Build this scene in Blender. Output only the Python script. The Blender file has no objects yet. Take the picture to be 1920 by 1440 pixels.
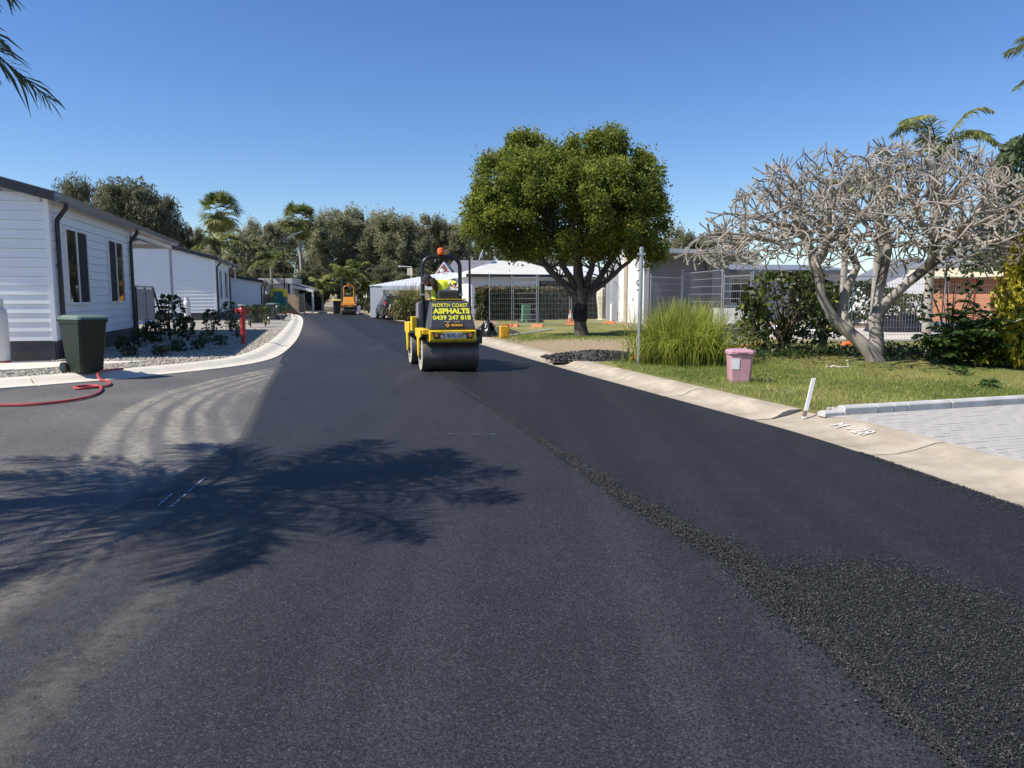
import bpy, bmesh, math, random
import numpy as np
from mathutils import Vector, Matrix
R = math.radians
S = bpy.context.scene
COL = S.collection
# ------------------------------------------------------------------ camera, sky, sun, exposure
F_PX = 1423.0; PITCH = math.atan(165/F_PX); CAM_H = 1.6
cam_d = bpy.data.cameras.new('camera'); cam = bpy.data.objects.new('camera', cam_d); COL.objects.link(cam)
cam.location = (0, 0, CAM_H); cam.rotation_euler = (math.pi/2 - PITCH, 0, 0)
cam_d.sensor_width = 36; cam_d.lens = 36*F_PX/1920; cam_d.clip_end = 3000; cam_d.clip_start = .05
S.camera = cam
SUN_EL = R(47); SUN_PHI = R(19)          # light travels towards +X, a little towards +Y
w = bpy.data.worlds.new('World'); S.world = w; w.use_nodes = True
nt = w.node_tree; bg = nt.nodes['Background']; sky = nt.nodes.new('ShaderNodeTexSky')
sky.sky_type = 'NISHITA'; sky.sun_disc = False; sky.sun_elevation = SUN_EL
sky.sun_rotation = math.atan2(-math.cos(SUN_PHI), -math.sin(SUN_PHI)) % (2*math.pi)
sky.air_density = 1.0; sky.dust_density = 0.0; sky.ozone_density = 5.0; sky.altitude = 0
hs = nt.nodes.new('ShaderNodeHueSaturation'); hs.inputs['Saturation'].default_value = 1.16; hs.inputs['Hue'].default_value = .509
nt.links.new(sky.outputs[0], hs.inputs['Color']); nt.links.new(hs.outputs[0], bg.inputs[0]); bg.inputs[1].default_value = .107
sd = bpy.data.lights.new('sun', 'SUN'); sun = bpy.data.objects.new('sun', sd); COL.objects.link(sun)
sd.energy = 5.0; sd.angle = R(.5); sd.color = (1, .95, .87)
ldir = Vector((math.cos(SUN_EL)*math.cos(SUN_PHI), math.cos(SUN_EL)*math.sin(SUN_PHI), -math.sin(SUN_EL)))
sun.rotation_euler = ldir.to_track_quat('-Z', 'Y').to_euler(); sun.location = (-30, -10, 40)
S.view_settings.view_transform = 'Standard'; S.view_settings.look = 'None'
S.view_settings.exposure = 0.42; S.view_settings.gamma = 1.0
S.render.engine = 'CYCLES'
S.cycles.max_bounces = 6

# ------------------------------------------------------------------ helpers
rng = np.random.default_rng(7); random.seed(7)
A = R(14.6); ca, sa = math.cos(A), math.sin(A)      # the street heads 14.6 degrees left of the view
def G(px, py, z=0.0):                                # ground point that the photograph shows at a pixel
    u = (px-960)/F_PX; v = (720-py)/F_PX
    d = (u, math.cos(PITCH)+v*math.sin(PITCH), -math.sin(PITCH)+v*math.cos(PITCH))
    t = (z-CAM_H)/d[2]; return Vector((d[0]*t, d[1]*t, z))
def P(px, py, Y):
    u = (px-960)/F_PX; v = (720-py)/F_PX
    d = (u, math.cos(PITCH)+v*math.sin(PITCH), -math.sin(PITCH)+v*math.cos(PITCH))
    t = Y/d[1]; return Vector((d[0]*t, Y, CAM_H+d[2]*t))
def tag(o, label=None, cat=None, group=None, kind=None):
    if label: o['label'] = label
    if cat: o['category'] = cat
    if group: o['group'] = group
    if kind: o['kind'] = kind
    return o
def empty(name, loc=(0, 0, 0), rz=0, label=None, cat=None, group=None, kind=None):
    o = bpy.data.objects.new(name, None); COL.objects.link(o); o.empty_display_size = .2
    o.location = loc; o.rotation_euler = (0, 0, rz); return tag(o, label, cat, group, kind)
def obj(name, me, parent=None, loc=(0, 0, 0), rz=0):
    o = bpy.data.objects.new(name, me); COL.objects.link(o); o.location = loc; o.rotation_euler = (0, 0, rz)
    if parent: o.parent = parent
    return o
def copy_tree(o, parent=None):
    c = o.copy(); COL.objects.link(c); c.parent = parent
    for ch in list(o.children): copy_tree(ch, c)
    return c
class MB:
    def __init__(s): s.v = []; s.f = []
    def quad(s, a, b, c, d):
        n = len(s.v); s.v += [tuple(a), tuple(b), tuple(c), tuple(d)]; s.f.append((n, n+1, n+2, n+3)); return s
    def hexa(s, p):            # 8 points: bottom 4 then top 4
        n = len(s.v); s.v += [tuple(q) for q in p]
        s.f += [(n+3, n+2, n+1, n), (n+4, n+5, n+6, n+7)] + [(n+i, n+(i+1) % 4, n+4+(i+1) % 4, n+4+i) for i in range(4)]; return s
    def box(s, x0, x1, y0, y1, z0, z1):
        return s.hexa([(x0, y0, z0), (x1, y0, z0), (x1, y1, z0), (x0, y1, z0), (x0, y0, z1), (x1, y0, z1), (x1, y1, z1), (x0, y1, z1)])
    def prism(s, poly, a0, a1, axis='y'):   # poly in the two other axes, extruded
        n = len(s.v); k = len(poly)
        for a in (a0, a1):
            for (p, q) in poly:
                s.v.append((p, a, q) if axis == 'y' else ((a, p, q) if axis == 'x' else (p, q, a)))
        s.f += [tuple(range(n+k-1, n-1, -1)), tuple(range(n+k, n+2*k))]
        s.f += [(n+i, n+(i+1) % k, n+k+(i+1) % k, n+k+i) for i in range(k)]; return s
    def tube(s, pts, r, n=8, caps=True):
        pts = [Vector(p) for p in pts]; m = len(pts)
        rs = list(r) if hasattr(r, '__len__') else [r]*m
        t0 = (pts[1]-pts[0]).normalized(); ref = Vector((0, 0, 1)) if abs(t0.z) < .9 else Vector((1, 0, 0))
        nrm = (ref - t0*ref.dot(t0)).normalized(); base = len(s.v)
        for i in range(m):
            t = (pts[min(i+1, m-1)]-pts[max(i-1, 0)])
            t = t.normalized() if t.length > 1e-9 else t0
            nrm = nrm - t*nrm.dot(t)
            nrm = nrm.normalized() if nrm.length > 1e-6 else t.orthogonal().normalized()
            b = t.cross(nrm)
            for k in range(n):
                a = 2*math.pi*k/n; p = pts[i]+(nrm*math.cos(a)+b*math.sin(a))*rs[i]; s.v.append(tuple(p))
        for i in range(m-1):
            for k in range(n):
                k2 = (k+1) % n
                s.f.append((base+i*n+k, base+i*n+k2, base+(i+1)*n+k2, base+(i+1)*n+k))
        if caps:
            s.f.append(tuple(base+k for k in range(n-1, -1, -1))); s.f.append(tuple(base+(m-1)*n+k for k in range(n)))
        return s
    def lathe(s, prof, n=20, c=(0, 0, 0), axis='z'):
        base = len(s.v); m = len(prof)
        for (r, h) in prof:
            for k in range(n):
                a = 2*math.pi*k/n; x, y = r*math.cos(a), r*math.sin(a)
                p = (x, y, h) if axis == 'z' else ((h, x, y) if axis == 'x' else (y, h, x))
                s.v.append((p[0]+c[0], p[1]+c[1], p[2]+c[2]))
        for i in range(m-1):
            for k in range(n):
                k2 = (k+1) % n; s.f.append((base+i*n+k, base+i*n+k2, base+(i+1)*n+k2, base+(i+1)*n+k))
        s.f.append(tuple(base+k for k in range(n-1, -1, -1))); s.f.append(tuple(base+(m-1)*n+k for k in range(n)))
        return s
    def mesh(s, name, mat, smooth=False):
        me = bpy.data.meshes.new(name); me.from_pydata(s.v, [], s.f); me.materials.append(M[mat] if isinstance(mat, str) else mat)
        if smooth: me.polygons.foreach_set('use_smooth', [True]*len(me.polygons))
        me.update(); return me
    def build(s, name, mat, parent=None, loc=(0, 0, 0), rz=0, smooth=False, bevel=0):
        o = obj(name, s.mesh(name, mat, smooth), parent, loc, rz)
        if smooth:
            try: o.data.set_sharp_from_angle(angle=R(40))
            except Exception: pass
        if bevel:
            b = o.modifiers.new('bevel', 'BEVEL'); b.width = bevel; b.segments = 2; b.limit_method = 'ANGLE'
        return o
def np_mesh(name, verts, nper, mat, tint=None, attr='tint', smooth=False):
    """verts (N, nper, 3): N separate polygons"""
    N = verts.shape[0]; me = bpy.data.meshes.new(name)
    me.vertices.add(N*nper); me.vertices.foreach_set('co', verts.reshape(-1).astype(np.float32))
    me.loops.add(N*nper); me.loops.foreach_set('vertex_index', np.arange(N*nper, dtype=np.int32))
    me.polygons.add(N); me.polygons.foreach_set('loop_start', np.arange(0, N*nper, nper, dtype=np.int32))
    me.polygons.foreach_set('loop_total', np.full(N, nper, dtype=np.int32))
    me.update(calc_edges=True)
    if tint is not None:
        a = me.attributes.new(attr, 'FLOAT', 'POINT'); a.data.foreach_set('value', np.repeat(tint, nper).astype(np.float32))
    me.materials.append(M[mat] if isinstance(mat, str) else mat); me.validate(); return me
def grid_mesh(name, X, Y, Z, mat, attrs={}):
    ny, nx = X.shape; me = bpy.data.meshes.new(name)
    co = np.stack([X, Y, Z], -1).reshape(-1, 3)
    i = np.arange(ny*nx).reshape(ny, nx); f = np.stack([i[:-1, :-1], i[:-1, 1:], i[1:, 1:], i[1:, :-1]], -1).reshape(-1, 4)
    me.from_pydata(co.tolist(), [], f.tolist())
    for k, a in attrs.items():
        at = me.attributes.new(k, 'FLOAT', 'POINT'); at.data.foreach_set('value', a.reshape(-1).astype(np.float32))
    me.materials.append(M[mat]); me.polygons.foreach_set('use_smooth', [True]*len(me.polygons)); me.update(); return me
def unit(a): return a/np.maximum(np.linalg.norm(a, axis=-1, keepdims=True), 1e-9)
def seg_dist(px, py, poly):
    d = np.full(px.shape, 1e9)
    for (ax, ay), (bx, by) in zip(poly[:-1], poly[1:]):
        vx, vy = bx-ax, by-ay; t = np.clip(((px-ax)*vx+(py-ay)*vy)/(vx*vx+vy*vy), 0, 1)
        d = np.minimum(d, np.hypot(px-ax-t*vx, py-ay-t*vy))
    return d
def in_poly(px, py, poly):
    c = np.zeros(px.shape, bool); n = len(poly)
    for i in range(n):
        (x1, y1), (x2, y2) = poly[i], poly[(i+1) % n]
        m = (y1 > py) != (y2 > py)
        c ^= m & (px < (x2-x1)*(py-y1)/((y2-y1) if y2 != y1 else 1e-9)+x1)
    return c

# ------------------------------------------------------------------ materials
M = {}
def new_mat(name):
    m = bpy.data.materials.new(name); m.use_nodes = True; M[name] = m
    n = m.node_tree; return m, n, n.nodes['Principled BSDF'], n.nodes, n.links
def nd(n, typ, **kw):
    x = n.nodes.new(typ)
    for k, v in kw.items(): setattr(x, k, v)
    return x
def noise(n, scale, detail=4, rough=.55, coord='Object', dim=None):
    tc = n.nodes.get('tc') or nd(n, 'ShaderNodeTexCoord', name='tc')
    t = n.nodes.new('ShaderNodeTexNoise'); t.inputs['Scale'].default_value = scale; t.inputs['Detail'].default_value = detail
    t.inputs['Roughness'].default_value = rough; n.links.new(tc.outputs[coord], t.inputs['Vector']); return t
def ramp(n, src, stops):
    r = n.nodes.new('ShaderNodeValToRGB'); e = r.color_ramp.elements
    while len(e) < len(stops): e.new(.5)
    for el, (p, c) in zip(e, stops): el.position = p; el.color = (*c, 1) if len(c) == 3 else c
    n.links.new(src, r.inputs['Fac']); return r
def mix(n, fac, a, b):
    m = n.nodes.new('ShaderNodeMix'); m.data_type = 'RGBA'
    for s, v in ((m.inputs['Factor'], fac), (m.inputs['A'], a), (m.inputs['B'], b)):
        if hasattr(v, 'links') or hasattr(v, 'is_output'): n.links.new(v, s)
        elif isinstance(v, (int, float)): s.default_value = v
        else: s.default_value = (*v, 1)
    return m.outputs['Result']
def bump(n, bsdf, h, strength=.3, dist=.01):
    b = n.nodes.new('ShaderNodeBump'); b.inputs['Strength'].default_value = strength; b.inputs['Distance'].default_value = dist
    n.links.new(h, b.inputs['Height']); n.links.new(b.outputs[0], bsdf.inputs['Normal'])
def plain(name, col, rough=.6, var=.15, scale=3, metal=0, bstr=0, bscale=60, spec=.5, grime=0, gcol=(.12, .1, .08)):
    m, n, b, N, L = new_mat(name); t = noise(n, scale)
    c = ramp(n, t.outputs['Fac'], [(.3, tuple(x*(1-var) for x in col)), (.7, tuple(min(1, x*(1+var)) for x in col))]).outputs[0]
    if grime:
        g = noise(n, scale*.37, 6, .7); gr = ramp(n, g.outputs['Fac'], [(.5, (0, 0, 0)), (.75, (grime,)*3)])
        c = mix(n, gr.outputs[0], c, gcol)
    L.new(c, b.inputs['Base Color']); b.inputs['Roughness'].default_value = rough; b.inputs['Metallic'].default_value = metal
    b.inputs['Specular IOR Level'].default_value = spec
    if bstr: bump(n, b, noise(n, bscale, 3).outputs['Fac'], bstr)
    return m
def leafmat(name, c0, c1, c2=None, trans=.3, rough=.55, nsc=1.2):
    m, n, b, N, L = new_mat(name); at = nd(n, 'ShaderNodeAttribute', attribute_name='tint')
    st = [(0, c0), (.6, c1), (1, c2 or c1)]
    c = ramp(n, at.outputs['Fac'], st).outputs[0]
    t = noise(n, nsc, 2); f = ramp(n, t.outputs['Fac'], [(.3, (.7, .7, .7)), (.7, (1.2, 1.2, 1.1))])
    mm = nd(n, 'ShaderNodeMix', data_type='RGBA', blend_type='MULTIPLY'); mm.inputs['Factor'].default_value = 1
    L.new(c, mm.inputs['A']); L.new(f.outputs[0], mm.inputs['B']); c = mm.outputs['Result']
    L.new(c, b.inputs['Base Color']); b.inputs['Roughness'].default_value = rough; b.inputs['Specular IOR Level'].default_value = .3
    tr = nd(n, 'ShaderNodeBsdfTranslucent'); L.new(c, tr.inputs['Color'])
    ms = nd(n, 'ShaderNodeMixShader'); ms.inputs[0].default_value = trans
    out = N['Material Output']; L.new(b.outputs[0], ms.inputs[1]); L.new(tr.outputs[0], ms.inputs[2]); L.new(ms.outputs[0], out.inputs['Surface'])
    return m
def asphalt(name, col, stone, dust=(.36, .32, .25), fine=95, bstr=.8, amount=.5, rough=.62):
    m, n, b, N, L = new_mat(name); tc = nd(n, 'ShaderNodeTexCoord', name='tc')
    v = nd(n, 'ShaderNodeTexVoronoi'); v.inputs['Scale'].default_value = fine; L.new(tc.outputs['Object'], v.inputs['Vector'])
    sp = nd(n, 'ShaderNodeSeparateColor'); L.new(v.outputs['Color'], sp.inputs[0])
    big = noise(n, .35, 5, .6); mid = noise(n, 3.0, 4, .7)
    c = ramp(n, big.outputs['Fac'], [(.35, tuple(x*.86 for x in col)), (.65, tuple(x*1.14 for x in col))]).outputs[0]
    c = mix(n, ramp(n, mid.outputs['Fac'], [(.5, (0, 0, 0)), (.85, (.25,)*3)]).outputs[0], c, stone)
    mp = nd(n, 'ShaderNodeMapping'); mp.inputs['Rotation'].default_value = (0, 0, -R(14.6)); mp.inputs['Scale'].default_value = (2.2, .07, 1); L.new(tc.outputs['Object'], mp.inputs[0])
    st = nd(n, 'ShaderNodeTexNoise'); st.inputs['Scale'].default_value = 1; st.inputs['Detail'].default_value = 5; L.new(mp.outputs[0], st.inputs['Vector'])
    c = mix(n, ramp(n, st.outputs['Fac'], [(.48, (0, 0, 0)), (.75, (.30,)*3)]).outputs[0], c, stone)
    c = mix(n, ramp(n, sp.outputs[0], [(.58, (0, 0, 0)), (.62, (amount*.35,)*3), (.9, (amount*.55,)*3), (.97, (min(1, amount*1.7),)*3)]).outputs[0], c, stone)
    c = mix(n, ramp(n, sp.outputs[1], [(.5, (0, 0, 0)), (.6, (.5,)*3), (1, (.8,)*3)]).outputs[0], c, tuple(x*.3 for x in col))
    at = nd(n, 'ShaderNodeAttribute', attribute_name='dust'); dn = noise(n, 9, 6, .75)
    mu = nd(n, 'ShaderNodeMath', operation='MULTIPLY'); L.new(at.outputs['Fac'], mu.inputs[0])
    L.new(ramp(n, dn.outputs['Fac'], [(.34, (.12,)*3), (.56, (1, 1, 1))]).outputs[0], mu.inputs[1])
    c = mix(n, mu.outputs[0], c, dust)
    L.new(c, b.inputs['Base Color']); b.inputs['Roughness'].default_value = rough; b.inputs['Specular IOR Level'].default_value = .22
    v2 = nd(n, 'ShaderNodeTexVoronoi'); v2.inputs['Scale'].default_value = fine*.45; L.new(tc.outputs['Object'], v2.inputs['Vector'])
    am = nd(n, 'ShaderNodeMath', operation='ADD'); L.new(v.outputs['Distance'], am.inputs[0]); L.new(v2.outputs['Distance'], am.inputs[1])
    hf = noise(n, fine*1.6, 2, .6); am2 = nd(n, 'ShaderNodeMath', operation='ADD'); L.new(hf.outputs['Fac'], am2.inputs[0]); L.new(sp.outputs[2], am2.inputs[1])
    bump(n, b, am2.outputs[0], bstr, .0035); return m
asphalt('old_asphalt', (.100, .099, .104), (.18, .17, .16), fine=110, amount=.4, rough=.72)
asphalt('new_asphalt', (.029, .030, .0345), (.086, .086, .092), fine=135, amount=.48, rough=.6)
asphalt('fresh_asphalt', (.020, .021, .0235), (.062, .062, .067), fine=125, amount=.4, rough=.55)
plain('loose_bitumen', (.026, .026, .026), .5, .6, 40, spec=.28)
plain('concrete_new', (.66, .60, .49), .85, .10, 2.2, bstr=.15, bscale=90, grime=.25, gcol=(.38, .34, .28))
plain('concrete_old', (.40, .34, .255), .9, .22, 2.5, bstr=.35, bscale=45, grime=.85, gcol=(.24, .19, .13))
plain('concrete_edge', (.47, .46, .43), .9, .18, 3, bstr=.3, bscale=50, grime=.5, gcol=(.25, .24, .22))
plain('paver', (.42, .395, .36), .88, .12, 4, bstr=.2, bscale=80, grime=.2, gcol=(.33, .32, .30))
plain('joint', (.39, .365, .33), .95, .2, 8)
plain('soil', (.26, .20, .135), .95, .3, .8, bstr=.4, bscale=12)
plain('slab', (.52, .47, .40), .9, .12, 1.0, bstr=.1, grime=.3, gcol=(.35, .25, .18))
plain('white_board', (.80, .81, .82), .5, .03, 1, grime=.10, gcol=(.55, .54, .52))
plain('white_paint', (.80, .80, .79), .45, .03, 2)
plain('house_white', (.72, .73, .76), .6, .04, 1, grime=.1, gcol=(.5, .5, .5))
plain('skirt', (.060, .061, .066), .6, .2, 2)
plain('dark_trim', (.028, .03, .035), .35, .15, 3)
plain('gutter_grey', (.13, .145, .16), .3, .1, 3)
plain('roof_grey', (.20, .20, .21), .4, .1, 1)
plain('roof_white', (.62, .63, .63), .45, .06, .8)
plain('roof_cream', (.62, .60, .53), .5, .06, .8)
plain('soffit', (.52, .46, .38), .7, .1, 2)
plain('render_grey', (.25, .255, .27), .9, .14, .9, bstr=.15, bscale=30, grime=.3, gcol=(.25, .25, .25))
plain('render_white', (.62, .61, .58), .85, .08, 1.2, grime=.3, gcol=(.45, .43, .38))
plain('cream', (.62, .56, .40), .6, .06, 1)
plain('pink_wall', (.50, .17, .15), .7, .1, 2)
plain('tan_fence', (.48, .36, .21), .8, .25, 2.5, grime=.3)
plain('galv', (.46, .48, .50), .38, .12, 5, metal=.7)
plain('wire', (.42, .43, .44), .5, .1, 5, metal=.3)
plain('orange_plastic', (.75, .17, .05), .5, .2, 6)
plain('red_paint', (.42, .035, .03), .35, .2, 6, grime=.3, gcol=(.3, .2, .17))
plain('hose_red', (.48, .07, .065), .45, .1, 6)
plain('bin_green', (.010, .020, .011), .45, .15, 4)
plain('bin_lid_green', (.13, .19, .145), .4, .15, 4)
plain('bin_dark', (.02, .035, .035), .5, .15, 4)
plain('rubber', (.015, .015, .015), .6, .2, 8)
plain('pink_bin', (.50, .27, .31), .5, .07, 4, grime=.2, gcol=(.45, .28, .28))
plain('yellow_plastic', (.72, .36, .02), .5, .1, 8, grime=.3, gcol=(.35, .2, .05))
plain('toilet_green', (.02, .16, .14), .5, .1, 3)
plain('toilet_yellow', (.78, .62, .04), .5, .05, 3)
plain('box_green', (.09, .22, .12), .5, .1, 4)
plain('tarp_black', (.018, .018, .02), .3, .3, 6, bstr=.5, bscale=14)
plain('tarp_blue', (.04, .07, .14), .4, .3, 4, bstr=.5, bscale=14)
plain('cyl_white', (.62, .62, .60), .45, .08, 4, grime=.4, gcol=(.3, .3, .3))
plain('bark_dark', (.070, .058, .048), .95, .45, 9, bstr=.8, bscale=25)
plain('bark_black', (.012, .010, .009), .95, .4, 9, bstr=.6, bscale=25)
plain('bark_grey', (.20, .18, .155), .95, .3, 5, bstr=.5, bscale=25)
plain('bark_frangi', (.285, .25, .205), .8, .5, 2.2, bstr=.3, bscale=40, grime=.4, gcol=(.2, .18, .16))
plain('palm_trunk', (.30, .27, .23), .9, .3, 4, bstr=.5, bscale=20)
plain('stem_brown', (.10, .07, .045), .9, .3, 8)
plain('yellow_machine', (.80, .54, .02), .42, .08, 6, grime=.6, gcol=(.25, .17, .04))
plain('orange_machine', (.72, .30, .03), .45, .1, 4, grime=.3, gcol=(.25, .12, .04))
plain('hood_black', (.060, .062, .067), .42, .12, 3, grime=.25, gcol=(.12, .115, .11))
plain('grey_panel', (.22, .22, .23), .45, .2, 2)
plain('steel_drum', (.13, .115, .10), .45, .35, 2.5, metal=.45, grime=.6, gcol=(.07, .055, .045))
plain('drum_side', (.50, .46, .38), .6, .25, 6, grime=.4)
plain('black_metal', (.015, .015, .017), .35, .1, 4)
plain('seat_black', (.02, .022, .026), .6, .2, 20)
plain('lettering_yellow', (.95, .88, .05), .5, .03, 4)
plain('lettering_orange', (.85, .38, .03), .5, .03, 4)
plain('lettering_pale', (.75, .72, .45), .5, .03, 4)
plain('plate_cream', (.66, .66, .60), .5, .04, 4)
plain('plate_ink', (.03, .035, .03), .5, .1, 4)
plain('lamp_amber', (.75, .22, .05), .25, .05, 4)
plain('lamp_clear', (.40, .44, .48), .15, .1, 4)
plain('beacon_orange', (.85, .14, .02), .25, .1, 10)
plain('hivis', (.80, .84, .05), .7, .08, 8, bstr=.3, bscale=18)
plain('navy', (.015, .018, .03), .8, .2, 8)
plain('reflective', (.55, .55, .55), .4, .05, 8)
plain('skin', (.42, .21, .14), .6, .08, 10)
plain('hair_brown', (.035, .018, .012), .75, .4, 30)
plain('cap_dark', (.03, .026, .024), .8, .3, 20)
plain('shirt_white', (.62, .63, .64), .8, .08, 10)
plain('car_navy', (.012, .016, .035), .2, .1, 4)
plain('tail_red', (.45, .02, .03), .25, .1, 4)
plain('mark_white', (.62, .59, .53), .8, .25, 25)
plain('mark_blue', (.22, .32, .50), .8, .3, 25)
plain('brick_wall', (.42, .13, .06), .9, .2, 6)
plain('gravel_stone', (.42, .38, .31), .9, .45, 30)
plain('stake_white', (.78, .77, .74), .6, .05, 6)
plain('pipe_pale', (.62, .58, .45), .6, .1, 6)
plain('clod', (.055, .053, .050), .85, .5, 25)
plain('inner_dark', (.012, .012, .014), .8, .1, 3)
plain('interior_blind', (.11, .105, .10), .8, .1, 3)
plain('frosted', (.30, .32, .34), .35, .08, 3)
def brickmat():
    m, n, b, N, L = new_mat('brick_wall'); tc = nd(n, 'ShaderNodeTexCoord'); t = nd(n, 'ShaderNodeTexBrick')
    mp = nd(n, 'ShaderNodeMapping'); mp.inputs['Rotation'].default_value = (R(90), 0, R(90)); L.new(tc.outputs['Object'], mp.inputs[0])
    L.new(mp.outputs[0], t.inputs['Vector']); t.inputs['Scale'].default_value = 4.2
    t.inputs['Color1'].default_value = (.50, .135, .05, 1); t.inputs['Color2'].default_value = (.36, .09, .04, 1); t.inputs['Mortar'].default_value = (.42, .18, .10, 1)
    L.new(t.outputs['Color'], b.inputs['Base Color']); b.inputs['Roughness'].default_value = .9; bump(n, b, t.outputs['Fac'], -.4)
brickmat()
def glassmat():
    m, n, b, N, L = new_mat('window_glass'); b.inputs['Base Color'].default_value = (.012, .014, .016, 1)
    b.inputs['Roughness'].default_value = .04; b.inputs['Specular IOR Level'].default_value = .9
    w_ = noise(n, 1.6, 1); bump(n, b, w_.outputs['Fac'], .06, .1)
glassmat()
def lawnmat():
    m, n, b, N, L = new_mat('lawn'); t = noise(n, .45, 6, .65); t2 = noise(n, 6, 5, .7); t3 = noise(n, 40, 3, .7)
    g = ramp(n, t.outputs['Fac'], [(.36, (.14, .165, .045)), (.52, (.23, .215, .07)), (.66, (.36, .29, .125))]).outputs[0]
    g = mix(n, ramp(n, t2.outputs['Fac'], [(.5, (0, 0, 0)), (.75, (.55,)*3)]).outputs[0], g, (.26, .21, .10))
    d = ramp(n, t2.outputs['Fac'], [(.3, (.27, .205, .13)), (.7, (.40, .31, .20))]).outputs[0]
    at = nd(n, 'ShaderNodeAttribute', attribute_name='dirt')
    ad = nd(n, 'ShaderNodeMath', operation='ADD'); sb = nd(n, 'ShaderNodeMath', operation='MULTIPLY_ADD'); sb.inputs[1].default_value = 1.2; sb.inputs[2].default_value = -.6
    L.new(t2.outputs['Fac'], sb.inputs[0]); L.new(at.outputs['Fac'], ad.inputs[0]); L.new(sb.outputs[0], ad.inputs[1])
    f = ramp(n, ad.outputs[0], [(.35, (0, 0, 0)), (.65, (1, 1, 1))])
    L.new(mix(n, f.outputs[0], g, d), b.inputs['Base Color']); b.inputs['Roughness'].default_value = .95; b.inputs['Specular IOR Level'].default_value = .15
    bump(n, b, t3.outputs['Fac'], .6, .03)
lawnmat()
leafmat('leaf_tree', (.10, .14, .028), (.235, .28, .05), (.43, .42, .085), .55)
leafmat('leaf_casuarina', (.15, .158, .09), (.33, .33, .20), (.52, .47, .31), .52, nsc=.4)
leafmat('leaf_dark', (.08, .09, .05), (.17, .175, .10), (.33, .30, .18), .45, nsc=.4)
leafmat('leaf_palm', (.065, .09, .03), (.18, .215, .065), (.42, .41, .14), .45)
leafmat('leaf_queen', (.045, .060, .030), (.10, .12, .060), (.24, .20, .11), .3)
leafmat('leaf_clump', (.13, .17, .03), (.38, .42, .06), (.66, .64, .18), .5)
leafmat('leaf_shrub', (.03, .05, .02), (.07, .10, .038), (.16, .18, .05), .2, rough=.35)
leafmat('leaf_camellia', (.028, .045, .014), (.085, .115, .028), (.32, .33, .07), .25, rough=.3)
leafmat('leaf_philo', (.022, .048, .015), (.07, .12, .028), (.16, .22, .05), .25, rough=.3)
leafmat('leaf_conifer', (.20, .19, .022), (.46, .40, .04), (.64, .54, .07), .4)
leafmat('leaf_hedge', (.04, .055, .018), (.09, .105, .03), (.20, .13, .05), .25)
leafmat('leaf_yucca', (.06, .07, .02), (.20, .20, .06), (.36, .30, .12), .3)
leafmat('grass_blade', (.13, .20, .042), (.25, .31, .072), (.50, .44, .19), .42)
leafmat('leaf_gum', (.05, .08, .04), (.11, .15, .075), (.16, .20, .11), .3)

# ------------------------------------------------------------------ foliage builders
def rand_leaves(c, Lm, Wm, droop=0., out=None, jit=.35):
    N = len(c); a = rng.normal(size=(N, 3))
    if out is not None: a = a*.7+out
    a[:, 2] -= droop*2; a = unit(a)
    b = unit(np.cross(a, rng.normal(size=(N, 3))))
    s = (1+jit*rng.normal(size=(N, 1))).clip(.4, 1.8)
    a = a*Lm*s*.5; b = b*Wm*s*.5
    return np.stack([c-a, c+b-a*.1, c+a, c-b-a*.1], 1)
def clump_pts(n, c, r, flat=1., shell=.55):
    d = unit(rng.normal(size=(n, 3))); rad = r*(shell+(1-shell)*rng.random((n, 1))**.6)
    p = d*rad; p[:, 2] *= flat; return p+np.array(c), d
def feather(base, mid, tip, nl, ll, lw, droop=.35, fwd=.55, plume=0., t0=.12, curl=.25):
    """a feather palm frond: leaflets both sides of a bezier rachis -> quads"""
    base, mid, tip = map(np.array, (base, mid, tip)); out = []
    ts = np.linspace(t0, 1, nl)
    for s in (-1, 1):
        p = (1-ts)[:, None]**2*base+2*((1-ts)*ts)[:, None]*mid+(ts**2)[:, None]*tip
        tg = unit(2*(1-ts)[:, None]*(mid-base)+2*ts[:, None]*(tip-mid))
        side = unit(np.cross(tg, np.array([0, 0, 1.])))*s
        if plume:
            rl = rng.normal(size=(nl, 1))*plume; side = side*np.cos(rl)+np.cross(tg, side)*np.sin(rl)
        l = ll*np.sin(np.pi*np.clip(ts*.82+.14, 0, 1))**.6*(1+.12*rng.normal(size=nl))
        d = unit(side+tg*(fwd+.5*ts[:, None])+rng.normal(size=(nl, 3))*.14+np.array([0, 0, -droop]))
        wv = unit(np.cross(d, rng.normal(size=(nl, 3))*.5+np.array([0, 0, 1.])))*lw*.5
        m_ = p+d*(l*.55)[:, None]; d2 = unit(d+np.array([0, 0, -curl-.2])+rng.normal(size=(nl, 3))*.1); e = m_+d2*(l*.45)[:, None]
        out.append(np.stack([p-wv*.5, p+wv*.5, m_+wv, m_-wv], 1)); out.append(np.stack([m_-wv, m_+wv, e+wv*.15, e-wv*.15], 1))
    return np.concatenate(out)
def bez(b, m, t, n=8):
    b, m, t = Vector(b), Vector(m), Vector(t)
    return [b*(1-s)**2+m*2*s*(1-s)+t*s*s for s in [i/(n-1) for i in range(n)]]
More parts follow.
